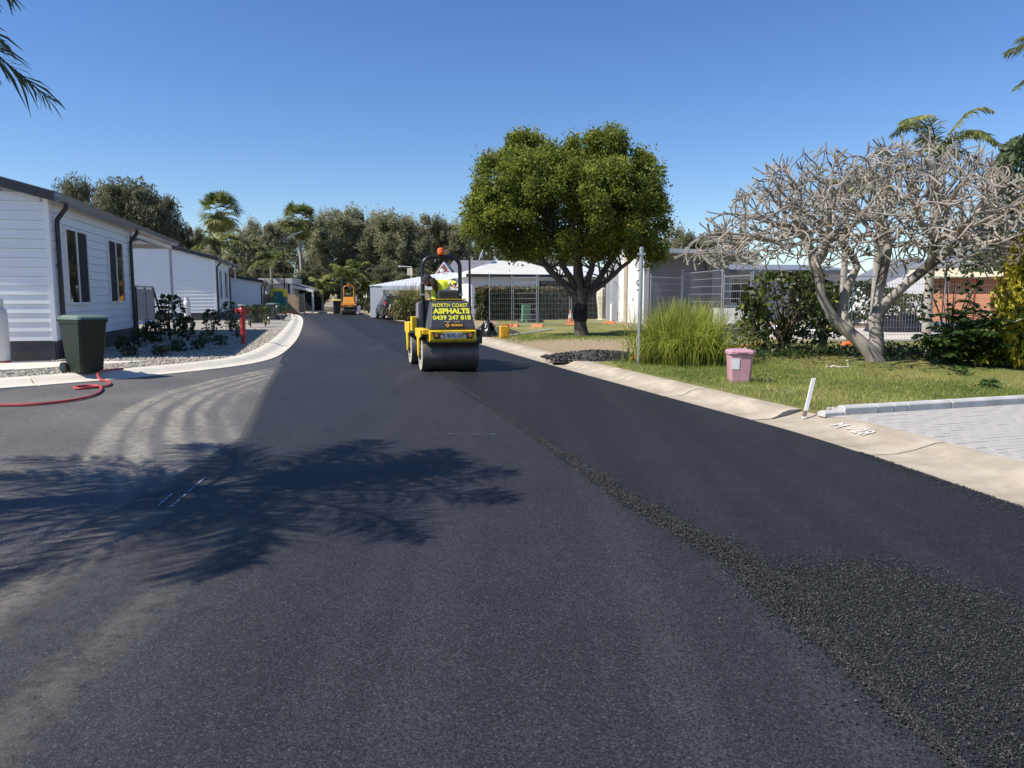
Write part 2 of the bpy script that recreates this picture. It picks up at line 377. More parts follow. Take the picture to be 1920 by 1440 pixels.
# ------------------------------------------------------------------ ground, road, kerbs
VZ = .12        # height of verges above the road
g = MB().quad((-900, -300, -.04), (900, -300, -.04), (900, 1500, -.04), (-900, 1500, -.04)).build('ground', 'soil'); tag(g, kind='structure')
RIGHT = [(4.3, -6), (4.25, 0), (4.12, 3.5), (3.87, 5.58), (3.68, 6.9), (3.40, 8.52), (2.88, 10.4), (2.17, 12.9), (.97, 17.2), (-.95, 24.7), (-3.0, 32.8), (-6.44, 46), (-10.9, 61), (-13.2, 66.5), (-17, 71), (-22, 73)]
LEFT = [(-24, 5.2), (-16, 8.6), (-12, 10.9), (-8.84, 13.0), (-7.75, 14.3), (-7.1, 15.5), (-6.35, 16.9), (-6.05, 18.6), (-6.3, 20.8), (-7.58, 26.6), (-9.4, 33.8), (-11.5, 41.8), (-14.0, 51.1), (-17.2, 62), (-18.6, 65.5), (-24, 67.5)]
def xat(poly, y):
    return float(np.interp(y, [p[1] for p in poly], [p[0] for p in poly]))
def strip(name, ys, fl, fr, nx, z, mat, dustf):
    ys = np.array(ys); xl = np.array([fl(y) for y in ys]); xr = np.array([fr(y) for y in ys])
    t = np.linspace(0, 1, nx)[None, :]; X = xl[:, None]*(1-t)+xr[:, None]*t; Y = np.repeat(ys[:, None], nx, 1)
    o = obj(name, grid_mesh(name, X, Y, np.full_like(X, z), mat, {'dust': dustf(X, Y)})); return tag(o, kind='structure')
# old side street: dusty roller tracks sweep round the corner
def track(off):   # arcs sweeping from the side street into the main road
    base = [(-3.55, 5.4), (-3.85, 6.6), (-4.55, 8.2), (-5.35, 10.2), (-5.75, 12.2), (-5.75, 14.2), (-5.45, 16.2), (-5.2, 18)]
    return [(x+off*(1.0-.28*i/7), y-off*.25) for i, (x, y) in enumerate(base)]
def dust_old(X, Y):
    b0 = track(0); i_ = np.interp(Y, [p[1] for p in b0], np.arange(8)); off = (X-np.interp(Y, [p[1] for p in b0], [p[0] for p in b0]))/(1-.075*i_)
    off = off+.02*np.sin(Y*3)
    d = .92*np.clip((off+.10)/.05, 0, 1)*(.75+.25*np.sin(X*9+Y*5)*np.sin(Y*2.3))*np.clip((2.1-off)/.5, 0, 1)
    for c_, h_, a_ in ((.30, .05, .75), (.76, .10, .85), (1.22, .085, .85), (1.62, .12, .7)):
        d = d*(1-a_*np.clip((h_+.03-np.abs(off-c_))/.04, 0, 1))
    d = np.maximum(d, .34*np.clip(1-np.abs(Y-.5*X-15.2)/1.7, 0, 1)); d = np.maximum(d, .16+.1*np.sin(X*2+Y)*np.sin(Y*1.7))
    return d*np.clip((17.2-Y)/1.2, 0, 1)*np.clip((Y-5.9)/.9, .12, 1)
strip('side_street', np.concatenate([np.arange(-6, 4, .5), np.arange(4, 17.6, .06), np.arange(18, 72, 1.)]),
      lambda y: -8.6 if 4 <= y < 17.6 else -30, lambda y: min(xat(RIGHT, y)+.1, -1.5 if 4 <= y < 17.6 else 9), 130, 0., 'old_asphalt', dust_old)
o = MB().quad((-60, -20, -.006), (-8.5, -20, -.006), (-8.5, 18, -.006), (-60, 18, -.006)).build('side_street', 'old_asphalt'); tag(o, kind='structure')
# newly rolled mat on the left of the joint, fresh darker lane on the right
SEAM = [(1.75, -6), (1.62, 1.5), (1.5, 2.5), (1.45, 3.1), (1.38, 3.7), (1.36, 4.2), (1.16, 4.9), (.93, 5.55), (.66, 6.7), (0, 9.6), (-.8, 12.6), (-1.62, 15.8), (-3.9, 24), (-6.2, 32), (-10, 46), (-15.6, 66.5), (-19.6, 70.3)]
MATL = [(-2.7, -6), (-2.85, 2), (-2.95, 5), (-3.0, 6.5), (-3.1, 8.5), (-4.1, 12.2), (-5.1, 16.2), (-5.7, 18.6)]+[(x+.02, y) for x, y in LEFT[8:15]]+[(-20, 68.5), (-23, 70.3)]
ysr = np.concatenate([np.arange(-6, 2, .5), np.arange(2, 20, .12), np.arange(20, 70.3, .8)])
def dust_new(X, Y):
    e = np.array([xat(MATL, y) for y in Y[:, 0]])[:, None]
    d = .42*np.clip(1-np.abs(X-e-.25)/.28, 0, 1)*(Y < 5.6)+.22*np.clip(1-np.abs(X-e-1.0)/.25, 0, 1)*(Y < 5.2)
    d = np.maximum(d, .12*np.clip(1-(X-e)/1.9, 0, 1)*np.clip((6-Y)/1.5, 0, 1))
    d = np.maximum(d, .30*np.clip(1-(X-e)/.12, 0, 1)*(Y > 6)*(Y < 18))
    d = np.maximum(d, .16*np.clip((Y-22)/10, 0, 1)*np.clip(np.sin(X*1.3+Y*.4), 0, 1))
    return d
strip('road', ysr, lambda y: xat(MATL, y), lambda y: xat(SEAM, y)+.05, 50, .006, 'new_asphalt', dust_new)
strip('road', ysr, lambda y: xat(SEAM, y), lambda y: xat(RIGHT, y)+.03, 30, .014, 'fresh_asphalt', lambda X, Y: np.zeros_like(X))
# kerbs: roll-over concrete in cast lengths
def resample(poly, ds):
    P_ = [Vector((*p, 0)) for p in poly]; out = [P_[0]]; acc = 0
    for a, b in zip(P_[:-1], P_[1:]):
        L_ = (b-a).length; t = ds-acc
        while t < L_: out.append(a+(b-a)*(t/L_)); t += ds
        acc = L_-(t-ds)
    return out+[P_[-1]]
def smooth_path(poly, it=3):
    for _ in range(it):
        q = [poly[0]]
        for a, b in zip(poly[:-1], poly[1:]):
            q += [(a[0]*.75+b[0]*.25, a[1]*.75+b[1]*.25), (a[0]*.25+b[0]*.75, a[1]*.25+b[1]*.75)]
        poly = q+[poly[-1]]
    return poly
def kerb(poly, side, prof, mat, name, seg=2.4):
    root = empty(name, (0, 0, 0), kind='structure'); pts = resample(smooth_path(poly), .3)
    nseg = int(seg/.3); i = 0
    while i < len(pts)-2:
        sub = pts[i:i+nseg+1]
        if len(sub) < 2: break
        m = MB(); rows = []
        for k, p in enumerate(sub):
            a = pts[max(i+k-1, 0)]; b = pts[min(i+k+1, len(pts)-1)]; t = (b-a).normalized()
            nrm = Vector((t.y, -t.x, 0))*side
            q = p.copy()
            if k == 0: q = p+t*.012
            if k == len(sub)-1: q = p-t*.012
            dz = random.uniform(-.002, .002)
            rows.append([q+nrm*o_+Vector((0, 0, z_+dz)) for o_, z_ in prof])
        n = len(prof)
        for r in rows: m.v += [tuple(v) for v in r]
        for k in range(len(rows)-1):
            for j in range(n-1):
                q = (k*n+j, (k+1)*n+j, (k+1)*n+j+1, k*n+j+1); m.f.append(q if side < 0 else q[::-1])
        m.f.append(tuple(range(n)) if side > 0 else tuple(range(n-1, -1, -1)))
        e = (len(rows)-1)*n; m.f.append(tuple(range(e+n-1, e-1, -1)) if side > 0 else tuple(range(e, e+n)))
        c = sub[len(sub)//2]; m.v = [(x-c.x, y-c.y, z) for x, y, z in m.v]
        m.build('kerb_segment', mat, root, loc=c, smooth=True); i += nseg
    return root
PROF = [(0, -.05), (0, .016), (.28, .02), (.36, .045), (.46, .10), (.56, .125), (.74, .125), (.74, -.05)]
PROFD = [(0, -.05), (0, .016), (.30, .02), (.5, .055), (.74, .118), (.86, .122), (.86, -.05)]
jsplit = 6
RV = [p for p in RIGHT if p[1] > 9.7]; RV = [(3.10, 9.65)]+RV
kerb(RV[:14], 1, PROF, 'concrete_old', 'kerb_right')
kerb([(4.3, -6), (4.25, 0), (4.12, 3.5), (3.87, 5.58), (3.68, 6.9), (3.40, 8.52), (3.10, 9.63)], 1, PROFD, 'concrete_old', 'kerb_crossing', 2.7)
kerb([(x, y) for x, y in LEFT[1:15]], -1, PROF, 'concrete_new', 'kerb_left', 3.0)
def offset_poly(poly, d):
    out = []
    for i, p in enumerate(poly):
        a = Vector(poly[max(i-1, 0)]); b = Vector(poly[min(i+1, len(poly)-1)]); t = (b-a).normalized(); out.append((p[0]+t.y*d, p[1]-t.x*d))
    return out
RBACK = offset_poly(RIGHT, .72); LBACK = offset_poly(LEFT, -.72)
# right verge: lawn with bare earth towards the tree
ys = np.concatenate([np.arange(8.9, 30, .25), np.arange(30, 110, 1.5)])
xl = np.array([xat(RBACK, y) for y in ys]); t = np.linspace(0, 1, 150)[None, :]**1.6
X = xl[:, None]+t*(55-xl[:, None]); Y = np.repeat(ys[:, None], 150, 1)
def dirt_f(X, Y):
    d = np.zeros_like(X)
    d = np.maximum(d, 1.35*np.exp(-(((X-1.8)/2.6)**2+((Y-22)/3.6)**2)))
    d = np.maximum(d, .26+0*X)*1.0
    d = np.maximum(d, 1.0*np.exp(-(((X-4.5)/3.0)**2+((Y-23.5)/2.6)**2)))
    d = np.maximum(d, .8*np.clip(1-(X-np.interp(Y, [p[1] for p in RBACK], [p[0] for p in RBACK]))/1.6, 0, 1)*(Y > 17))
    d = np.maximum(d, .55*np.exp(-(((X-12)/3.5)**2+((Y-14.5)/1.6)**2)))
    d = np.maximum(d, .9*(Y > 33)*(X < -1)); d = np.maximum(d, .9*(Y > 45)); d = np.maximum(d, .75*((Y > 24.5) & (X > 5.5)))
    return d
Z = VZ+.03*np.sin(X*.7)*np.cos(Y*.5)*np.clip((X-xl[:, None])/2, 0, 1)+.05*np.clip((X-xl[:, None]-1)/6, 0, 1)
Zf = lambda x, y: VZ+.03*math.sin(x*.7)*math.cos(y*.5)*min(max((x-xat(RBACK, y))/2, 0), 1)+.05*min(max((x-xat(RBACK, y)-1)/6, 0), 1)
EDGE0, EDGE1 = Vector((3.84, 9.33)), Vector((12.0, 12.05))
yedge = lambda x: EDGE0.y+(x-EDGE0.x)*(EDGE1.y-EDGE0.y)/(EDGE1.x-EDGE0.x)
Z = np.where(Y < EDGE0.y+(X-EDGE0.x)*(EDGE1.y-EDGE0.y)/(EDGE1.x-EDGE0.x)-.05, .02, Z)
o = obj('lawn', grid_mesh('lawn', X, Y, Z, 'lawn', {'dirt': dirt_f(X, Y)})); tag(o, kind='structure')
# grass blades
def blades(n, xr, yr, h, w_, keep):
    x = rng.uniform(*xr, n); y = rng.uniform(*yr, n); k = keep(x, y); x, y = x[k], y[k]; n = len(x)
    z = VZ+.03*np.sin(x*.7)*np.cos(y*.5)*.8+.03
    b = np.stack([x, y, z-.01], 1); a = rng.uniform(0, 2*np.pi, n)
    s = np.stack([np.cos(a), np.sin(a), 0*a], 1)*w_*.5; hh = h*(.5+rng.random(n))
    tip = b+np.stack([rng.normal(size=n)*h*.5, rng.normal(size=n)*h*.5, hh], 1)
    return np.stack([b-s, b+s, tip], 1)
def keep_lawn(x, y):
    xb = np.interp(y, [p[1] for p in RBACK], [p[0] for p in RBACK])
    ye = EDGE0.y+(x-EDGE0.x)*(EDGE1.y-EDGE0.y)/(EDGE1.x-EDGE0.x)
    patch = np.sin(x*2.1+1)*np.sin(y*1.7)+.6*np.sin(x*5.3+y*3.1)
    return (x > xb+.02) & (y > ye+.06) & (rng.random(len(x)) > dirt_f(x, y)*1.1) & (rng.random(len(x)) > .35*(patch > .5))
bl = np.concatenate([blades(150000, (2.2, 13), (9.2, 17), .045, .010, keep_lawn), blades(70000, (-1, 14), (17, 30), .06, .018, keep_lawn)])
tg = np.concatenate([(.45+.28*rng.normal(size=len(bl))).clip(0, 1)])
tg = (tg+.28*np.sin(bl[:, 0, 0]*1.1)*np.sin(bl[:, 0, 1]*.9+1)).clip(0, 1)
o = obj('grass', np_mesh('grass', bl, 3, 'grass_blade', tg)); tag(o, 'short green and straw coloured grass on the right verge', 'grass', kind='stuff')
# paved driveway
drv = empty('driveway', (0, 0, 0), kind='structure')
DP = [(xat(RBACK, y)+.14, y) for y in (2, 4, 6, 8, 9.1)]
poly = DP+[(3.9, 9.28), (12, 11.98), (14, 2)]
m = MB(); m.v = [(x, y, .121) for x, y in poly]; m.f = [tuple(range(len(poly)))]; m.build('joint_sand', 'joint', drv)
bw, bh = .235, .117; pm = MB()
e = .0018; pm.hexa([(e, e, -.06), (bw-e, e, -.06), (bw-e, bh-e, -.06), (e, bh-e, -.06), (e+.002, e+.002, 0), (bw-e-.002, e+.002, 0), (bw-e-.002, bh-e-.002, 0), (e+.002, bh-e-.002, 0)])
pmesh = pm.mesh('paver', 'paver'); cand = []
da = math.atan2(EDGE1.y-EDGE0.y, EDGE1.x-EDGE0.x); ux, uy = Vector((math.cos(da), math.sin(da))), Vector((-math.sin(da), math.cos(da)))
for j in range(-60, 0):
    for i in range(-6, 40):
        q = EDGE0+Vector((.02, -.05))+ux*((i+(j % 2)*.5)*bw)+uy*(j*bh)
        c = q+ux*bw/2+uy*bh/2
        if c.y < 4.6 or c.y > 13: continue
        if c.x < xat(RBACK, c.y)+.25 or c.x/c.y > .78: continue
        cand.append((c.length, q))
cand.sort(key=lambda s: s[0]); mrest = MB()
for k, (d, q) in enumerate(cand):
    dz = random.uniform(-.0018, .0018)
    if k < 300:
        o = obj('paver', pmesh, drv, (q.x, q.y, .125+dz), da); o.scale = (1, 1, 1)
    else:
        for sgn in (0,):
            pts = []
            for (x, y, z) in pm.v: 
                w2 = q+ux*x+uy*y; pts.append((w2.x, w2.y, .125+dz+z))
            mrest.hexa(pts)
o = mrest.build('paver_field', 'paver', drv); tag(o, kind='stuff')
# edging kerb between lawn and driveway, in short broken lengths
ek = empty('driveway_edging', (0, 0, 0), label='low pale concrete edging strip between lawn and paved driveway', cat='edging')
lens = [.30, .52, .26, .22, .75, 1.5, 2.4, 2.4]; s0 = 0
for k, l in enumerate(lens):
    q = EDGE0+ux*s0; h = .105
    if k == 0: prof = [(-.07, -.02), (.07, -.02), (.07, .03), (.03, .055), (-.03, .055), (-.07, .03)]
    else: prof = [(-.075, -.02), (.075, -.02), (.075, h*.75), (.045, h), (-.045, h), (-.075, h*.75)]
    m = MB().prism(prof, 0.004, l-.006, 'x')
    o = m.build('edging_block', 'concrete_edge', ek, loc=(q.x, q.y, .13), rz=da+random.uniform(-.012, .012), bevel=.008); s0 += l

# loose asphalt: windrow along the joint and the patch at lower right
def stones(pts, smin, smax, mat, name, squash=.7):
    N = len(pts); base = np.array([(1, 0, 0), (-1, 0, 0), (0, 1, 0), (0, -1, 0), (0, 0, 1), (0, 0, -1)], float)
    tri = np.array([(0, 2, 4), (2, 1, 4), (1, 3, 4), (3, 0, 4), (2, 0, 5), (1, 2, 5), (3, 1, 5), (0, 3, 5)])
    sz = rng.uniform(smin, smax, (N, 1, 1))*.5; v = base[None]*(1+.35*rng.normal(size=(N, 6, 1))).clip(.45, 1.7)
    an = rng.uniform(0, 6.28, N); c, s = np.cos(an), np.sin(an)
    x = v[:, :, 0]*c[:, None]-v[:, :, 1]*s[:, None]; y = v[:, :, 0]*s[:, None]+v[:, :, 1]*c[:, None]; z = v[:, :, 2]*squash
    tilt = rng.normal(size=(N, 2))*.5
    z = z+tilt[:, :1]*x*.6+tilt[:, 1:]*y*.6
    v = np.stack([x, y, z], -1)*sz+pts[:, None, :]
    t = v[:, tri, :].reshape(N*8, 3, 3); return np_mesh(name, t, 3, mat)
seamp = smooth_path([p for p in SEAM if 1.4 < p[1] < 16], 2)
sy = np.array([p[1] for p in seamp]); sx = np.array([p[0] for p in seamp])
def halfw(y): return np.interp(y, [1.5, 3.0, 4.2, 5.0, 6.7, 9.5, 9.75, 10.6, 12, 15.8], [.04, .05, .17, .14, .10, .04, .012, .03, .08, .02])
PATCH = [(1.30, 4.25), (1.66, 4.42), (2.0, 4.40), (2.28, 4.46), (2.46, 4.12), (2.75, 3.72), (3.05, 3.2), (3.3, 2.6), (3.3, 1.7), (1.85, 1.7), (1.62, 2.3), (1.5, 2.8), (1.40, 3.5)]
def windrow_pts(n):
    y = rng.uniform(1.6, 15.9, n); u = rng.normal(size=n)*.45; hw = halfw(y)*(1+.22*np.sin(y*7)+.12*np.sin(y*17+1)); k = rng.random(n) < hw/.2; y, u, hw = y[k], u[k], hw[k]
    x = np.interp(y, sy, sx)+hw*.55+u*hw; z = .016+.030*np.exp(-(u/.6)**2)*hw/.2*rng.random(len(y))
    return np.stack([x, y, z], 1)
def patch_pts(n):
    x = rng.uniform(1.1, 3.5, n); y = rng.uniform(1.6, 4.7, n); jx = x+rng.normal(size=n)*.10; jy = y+rng.normal(size=n)*.09
    k = in_poly(jx, jy, PATCH); return np.stack([x[k], y[k], .012+.010*rng.random(k.sum())], 1)
wp = np.concatenate([windrow_pts(150000), patch_pts(105000)])
sc = np.stack([np.interp(rng.uniform(2, 9, 1500), sy, sx)*0, np.zeros(1500), np.zeros(1500)], 1)
yy = rng.uniform(2.2, 9.5, 900); sc = np.stack([np.interp(yy, sy, sx)+rng.normal(size=900)*.3, yy, np.full(900, .02)], 1)
ke = rng.uniform(4.2, 7.6, 2600); kx = np.array([xat(RIGHT, v) for v in ke])-np.abs(rng.normal(size=2600))*.07*np.interp(ke, [4, 5.5, 6.6, 7.6], [1, 1.6, 1.3, .2])
o = obj('loose_asphalt', stones(np.concatenate([wp, sc, np.stack([kx, ke, np.full(2600, .022)], 1)]), .005, .0125, 'loose_bitumen', 'loose_asphalt'))
tag(o, 'loose black asphalt crumbs along the paving joint and lower right corner', 'asphalt crumbs', kind='stuff')
m = MB(); m.v = [(x, y, .0165) for x, y in PATCH]; m.f = [tuple(range(len(PATCH)-1, -1, -1))]
# paint marks
def text_mesh(s, size, mat, extrude=.0, bold=0., name='lettering', shear=0, align='CENTER', space=1.):
    c = bpy.data.curves.new(name, 'FONT'); c.body = s; c.size = size; c.extrude = extrude; c.offset = bold; c.align_x = align; c.align_y = 'CENTER'; c.shear = shear; c.space_character = space
    c.resolution_u = 3
    t = bpy.data.objects.new('tmp', c); COL.objects.link(t); dg = bpy.context.evaluated_depsgraph_get()
    me = bpy.data.meshes.new_from_object(t.evaluated_get(dg)); bpy.data.objects.remove(t); bpy.data.curves.remove(c)
    me.materials.clear(); me.materials.append(M[mat]); me.name = name; return me
q = G(1560, 822, .07); me = text_mesh('M - 28', .25, 'mark_white', .0, .002, shear=.15)
o = obj('house_number', me); 
# lay it on the sloping kerb face, read from the road
kd = Vector((3.68-3.40, 6.9-8.52, 0)).normalized(); kn = Vector((-kd.y, kd.x, 0)); up = Vector((kn.x, kn.y, 0))
sl = (kn*.44+Vector((0, 0, .098))).normalized(); nr = kd.cross(sl)
p0 = Vector((3.40, 8.52, 0))+kn*.53+kd*-.05; p0.z = .064
p0.z += .009
o.matrix_world = Matrix(((kd.x, sl.x, nr.x, p0.x), (kd.y, sl.y, nr.y, p0.y), (kd.z, sl.z, nr.z, p0.z+.006), (0, 0, 0, 1)))
tag(o, 'white hand painted house number on the sloping kerb by the driveway', 'painted number')
def dashes(a, b, n, wd, mat, label, z=.011, cover=.6):
    a, b = Vector(a), Vector(b); d = (b-a)/n; m = MB()
    nn = Vector((-d.y, d.x)).normalized()*wd/2
    for i in range(n):
        if random.random() > .85: continue
        p = a+d*i; q = p+d*random.uniform(cover*.6, cover*1.2); j = nn*random.uniform(.5, 1.1)
        m.quad((*(p-j), z), (*(q-j), z), (*(q+j), z), (*(p+j), z))
    o = m.build('paint_mark', mat); tag(o, label, 'paint mark', kind='stuff'); return o
dashes(G(298, 951).xy, G(322, 930).xy, 4, .018, 'mark_blue', 'short pale blue paint stroke in the palm shadow on the asphalt', .018, 1.)
dashes(G(322, 953).xy, G(385, 898).xy, 18, .018, 'mark_blue', 'broken blue paint line of small flecks in the palm shadow', .018)
dashes(G(810, 815).xy, G(935, 815).xy, 16, .02, 'mark_blue', 'faint dotted chalk line across the left lane beyond the palm shadow', .011, .35)
# ------------------------------------------------------------------ left bed: gravel, slab
bed = [p for p in LBACK]
m = MB(); poly = bed[:15]+[(-30, 66), (-60, 66), (-60, 9)]
m.v = [(x, y, .09) for x, y in poly]; m.f = [tuple(range(len(poly)))]
plain('gravel_bed', (.30, .27, .22), .95, .4, 22, bstr=.8, bscale=30)
o = m.build('gravel_bed', 'gravel_bed'); tag(o, kind='structure')
o = MB().hexa([(-16, 12.2, .06), (-9.9, 15.4, .06), (-8.35, 17.3, .06), (-14.5, 17.0, .06), (-16, 12.2, .125), (-9.9, 15.4, .125), (-8.35, 17.3, .125), (-14.5, 17.0, .125)]).build('concrete_path', 'concrete_new'); tag(o, kind='structure')
x = rng.uniform(-16, -5.5, 60000); y = rng.uniform(11, 34, 60000)
k = in_poly(x, y, bed+[(-30, 66), (-60, 66), (-60, 9)]) & ~in_poly(x, y, [(-16, 12.2), (-9.9, 15.4), (-8.35, 17.3), (-14.5, 17.0)]) & ((x+10.6)*ca+(y-17.84)*sa > -.1) | (in_poly(x, y, [(-11.5, 12), (-8.9, 13.8), (-8.4, 15.6), (-9.7, 15.3), (-13.5, 13.3)]) & in_poly(x, y, bed+[(-30, 66), (-60, 9)]))
p = np.stack([x[k], y[k], .10+.015*rng.random(k.sum())], 1)
o = obj('gravel', stones(p, .03, .075, 'gravel_stone', 'gravel', .55)); tag(o, 'pale river pebbles spread over the garden bed left of the road', 'gravel', kind='stuff')
# ------------------------------------------------------------------ left houses
def house(loc, L, Lr, W, zs, ze, pitch, wins, pipes, label, bh=.21, carport=True, sideboards=True):
    r = empty('weatherboard_house', (*loc, 0), A, label, 'house', 'white weatherboard homes along the left kerb')
    za = ze+W/2*math.tan(pitch)
    core = MB().prism([(-W+.05, zs), (-.03, zs), (-.03, ze-.05), (-W/2, za-.1), (-W+.05, ze-.05)], .03, L-.03, 'y'); core.build('wall', 'house_white', r)
    n = int((za-zs)/bh)
    for i in range(n):
        z0 = zs+i*bh; z1 = z0+bh
        x1 = 0.; x0 = -W
        if z1 > ze-.02:
            dx = (z1-ze+.02)/math.tan(pitch); x1 -= dx; x0 += dx
            if x1-x0 < .5: continue
        MB().prism([(-.026, z0-.008), (.03, z0-.008), (.03, z1-.016), (-.006, z1-.016)], x0, x1-.06, 'x').build('weatherboard', 'white_board', r)
    if sideboards:
        for i in range(int((ze-zs)/bh)):
            z0 = zs+i*bh; z1 = z0+bh
            MB().prism([(-.03, z0-.008), (.026, z0-.008), (.006, z1-.016), (-.03, z1-.016)], .06, L, 'y').build('weatherboard', 'white_board', r)
    MB().box(-.07, .034, -.034, .07, zs-.02, ze).build('corner_trim', 'white_board', r)
    # skirting boards
    ns = max(2, int(round(zs/.24)))
    for i in range(ns):
        z0 = .1+(zs-.1)*i/ns; z1 = .1+(zs-.1)*(i+1)/ns-.006
        MB().box(-W, -.02, -.012, .01, z0, z1).build('skirting_board', 'skirt', r)
        MB().box(-.012, .012, .012, L, z0, z1).build('skirting_board', 'skirt', r)
    # roof with ribs
    ov, og = .26, .2; Y0, Y1 = -og, Lr; tp = math.tan(pitch)
    m = MB(); yy = np.arange(Y0, Y1+.001, .1)
    for sgn in (1, -1):
        for j, (a, b) in enumerate(zip(yy[:-1], yy[1:])):
            h = .028 if j % 2 else 0
            ex = ov if sgn > 0 else -W-ov; zl = ze-.02+.06-ov*tp+h; zh = za+.06+h
            m.hexa([(ex, a, zl-.03), (ex, b, zl-.03), (-W/2, b, zh-.03), (-W/2, a, zh-.03), (ex, a, zl), (ex, b, zl), (-W/2, b, zh), (-W/2, a, zh)])
    m.build('roof', 'roof_grey', r)
    for sgn in (1, -1):
        ex = ov if sgn > 0 else -W-ov; zl = ze-ov*tp
        m = MB(); m.hexa([(ex, Y0-.03, zl-.17), (ex, Y0, zl-.17), (-W/2, Y0, za-.17), (-W/2, Y0-.03, za-.17), (ex, Y0-.03, zl+.05), (ex, Y0, zl+.05), (-W/2, Y0, za+.05), (-W/2, Y0-.03, za+.05)])
        m.build('barge_board', 'dark_trim' if sgn > 0 else 'dark_trim', r)
    # soffit and gutter on the street side
    zl = ze-ov*tp
    MB().prism([(.0, zl-.10), (ov-.02, zl-.16), (ov-.02, zl-.13), (0, zl-.07)], Y0+.01, Lr-.02, 'y').build('soffit', 'soffit', r)
    MB().prism([(ov-.02, zl-.17), (ov+.12, zl-.14), (ov+.15, zl+.0), (ov+.13, zl+.0), (ov+.10, zl-.12), (ov, zl-.14), (ov-.0, zl+.03), (ov-.02, zl+.03)], Y0-.04, Lr, 'y').build('gutter', 'gutter_grey', r)
    for yp in pipes:
        pts = [(ov+.05, yp, zl-.12), (ov+.05, yp, zl-.24), (.10, yp, zl-.52), (.09, yp, zl-.7), (.09, yp, .12)]
        pp = MB().tube(pts, .055, 10).build('downpipe', 'dark_trim', r, smooth=True)
        for zz in (.9, 2.3): MB().box(-.02, .1, yp-.09, yp-.05, zz, zz+.03).build('pipe_bracket', 'dark_trim', pp)
    for (y0, y1, z0, z1, flip) in wins:
        f = MB(); t = .07
        f.box(.0, .075, y0-.06, y0+.02, z0-.06, z1+.06); f.box(.0, .075, y1-.02, y1+.06, z0-.06, z1+.06)
        f.box(.0, .076, y0+.02, y1-.02, z1-.0, z1+.06); f.box(.0, .085, y0+.02, y1-.02, z0-.06, z0)
        ym = (y0+y1)/2; f.box(.0, .07, ym-.04, ym+.04, z0, z1)
        wf = f.build('window', 'white_paint', r)
        a, b = (y0+.02, ym-.04), (ym+.04, y1-.02)
        MB().box(.028, .05, a[0], a[1], z0, z1).build('pane', 'window_glass', wf)
        MB().box(.028, .044, b[0], b[1], z0, z1).build('pane', 'window_glass', wf)
        bl_ = a if flip else b
        MB().box(.0445 if not flip else .0505, .056, bl_[0]+.02, bl_[1]-.02, z0+.02, z1-.02).build('flyscreen', 'inner_dark', wf)
    if carport:
        MB().box(-W+.1, -.02, Lr-.25, Lr-.1, zl-.32, zl-.12).build('beam', 'house_white', r)
        MB().box(-.02+.001, .10, L+.05, Lr-.1, zl-.30, zl-.17).build('beam', 'white_board', r)
        MB().prism([(-W/2, za-.25), (-.02, zl-.08), (-.02, zl-.05), (-W/2, za-.22)], L+.02, Lr-.1, 'y').build('carport_ceiling', 'soffit', r)
        MB().box(0, .10, Lr-.24, Lr-.14, .1, zl-.30).build('post', 'white_board', r)
        MB().box(-W+.1, -W+.2, Lr-.24, Lr-.14, .1, zl-.30).build('post', 'white_board', r)
    return r
H1 = Vector((-10.72, 17.84)); hd = Vector((-sa, ca))
house(H1, 8.1, 15.6, 8.4, .57, 3.98, R(15), [(1.05, 2.85, 1.44, 3.23, False), (5.07, 6.83, 1.44, 3.23, True)], [.35, 7.85], 'nearest white weatherboard home with two tall windows, behind the wheelie bin', bh=.213)
H2 = H1+hd*31.0
house(H2, 8.0, 12.5, 8.4, .57, 4.0, R(15), [(1.6, 2.9, 1.44, 3.23, False), (4.8, 6.4, 1.44, 3.23, True)], [.3, 7.8], 'second white weatherboard home, beyond the carport post and white gas cylinder', bh=.213)
house((-21.75, 66), 5.0, 6.0, 6.5, .45, 2.95, R(10), [], [.3, 4.7], 'third and farthest white home on the left, before the tan fence', bh=.25, carport=False)
# balustrade / screen by the first home's porch
def local(p, base, rz=A):
    return Vector((base[0]+p[0]*math.cos(rz)-p[1]*math.sin(rz), base[1]+p[0]*math.sin(rz)+p[1]*math.cos(rz)))
b0 = local((.0, 8.6), H1)
r = empty('balustrade', (b0.x, b0.y, 0), A, 'frosted panel balustrade with dark frame on the porch of the nearest home', 'balustrade')
for k in range(2):
    MB().box(-.02, .02, .1+k*1.45, 1.5+k*1.45, .75, 1.85).build('panel', 'frosted', r)
for k in range(3): MB().box(-.03, .03, .04+k*1.45, .1+k*1.45, .15, 1.9).build('post', 'dark_trim', r)
MB().box(-.035, .035, .04, 3.05, 1.9, 1.96).build('top_rail', 'galv', r); MB().box(-.035, .035, .04, 3.05, .62, .72).build('deck_edge', 'white_board', r)
MB().hexa([(-.03, 3.0, 1.86), (.03, 3.0, 1.86), (.03, 4.1, .95), (-.03, 4.1, .95), (-.03, 3.0, 1.94), (.03, 3.0, 1.94), (.03, 4.1, 1.03), (-.03, 4.1, 1.03)]).build('stair_rail', 'dark_trim', r)

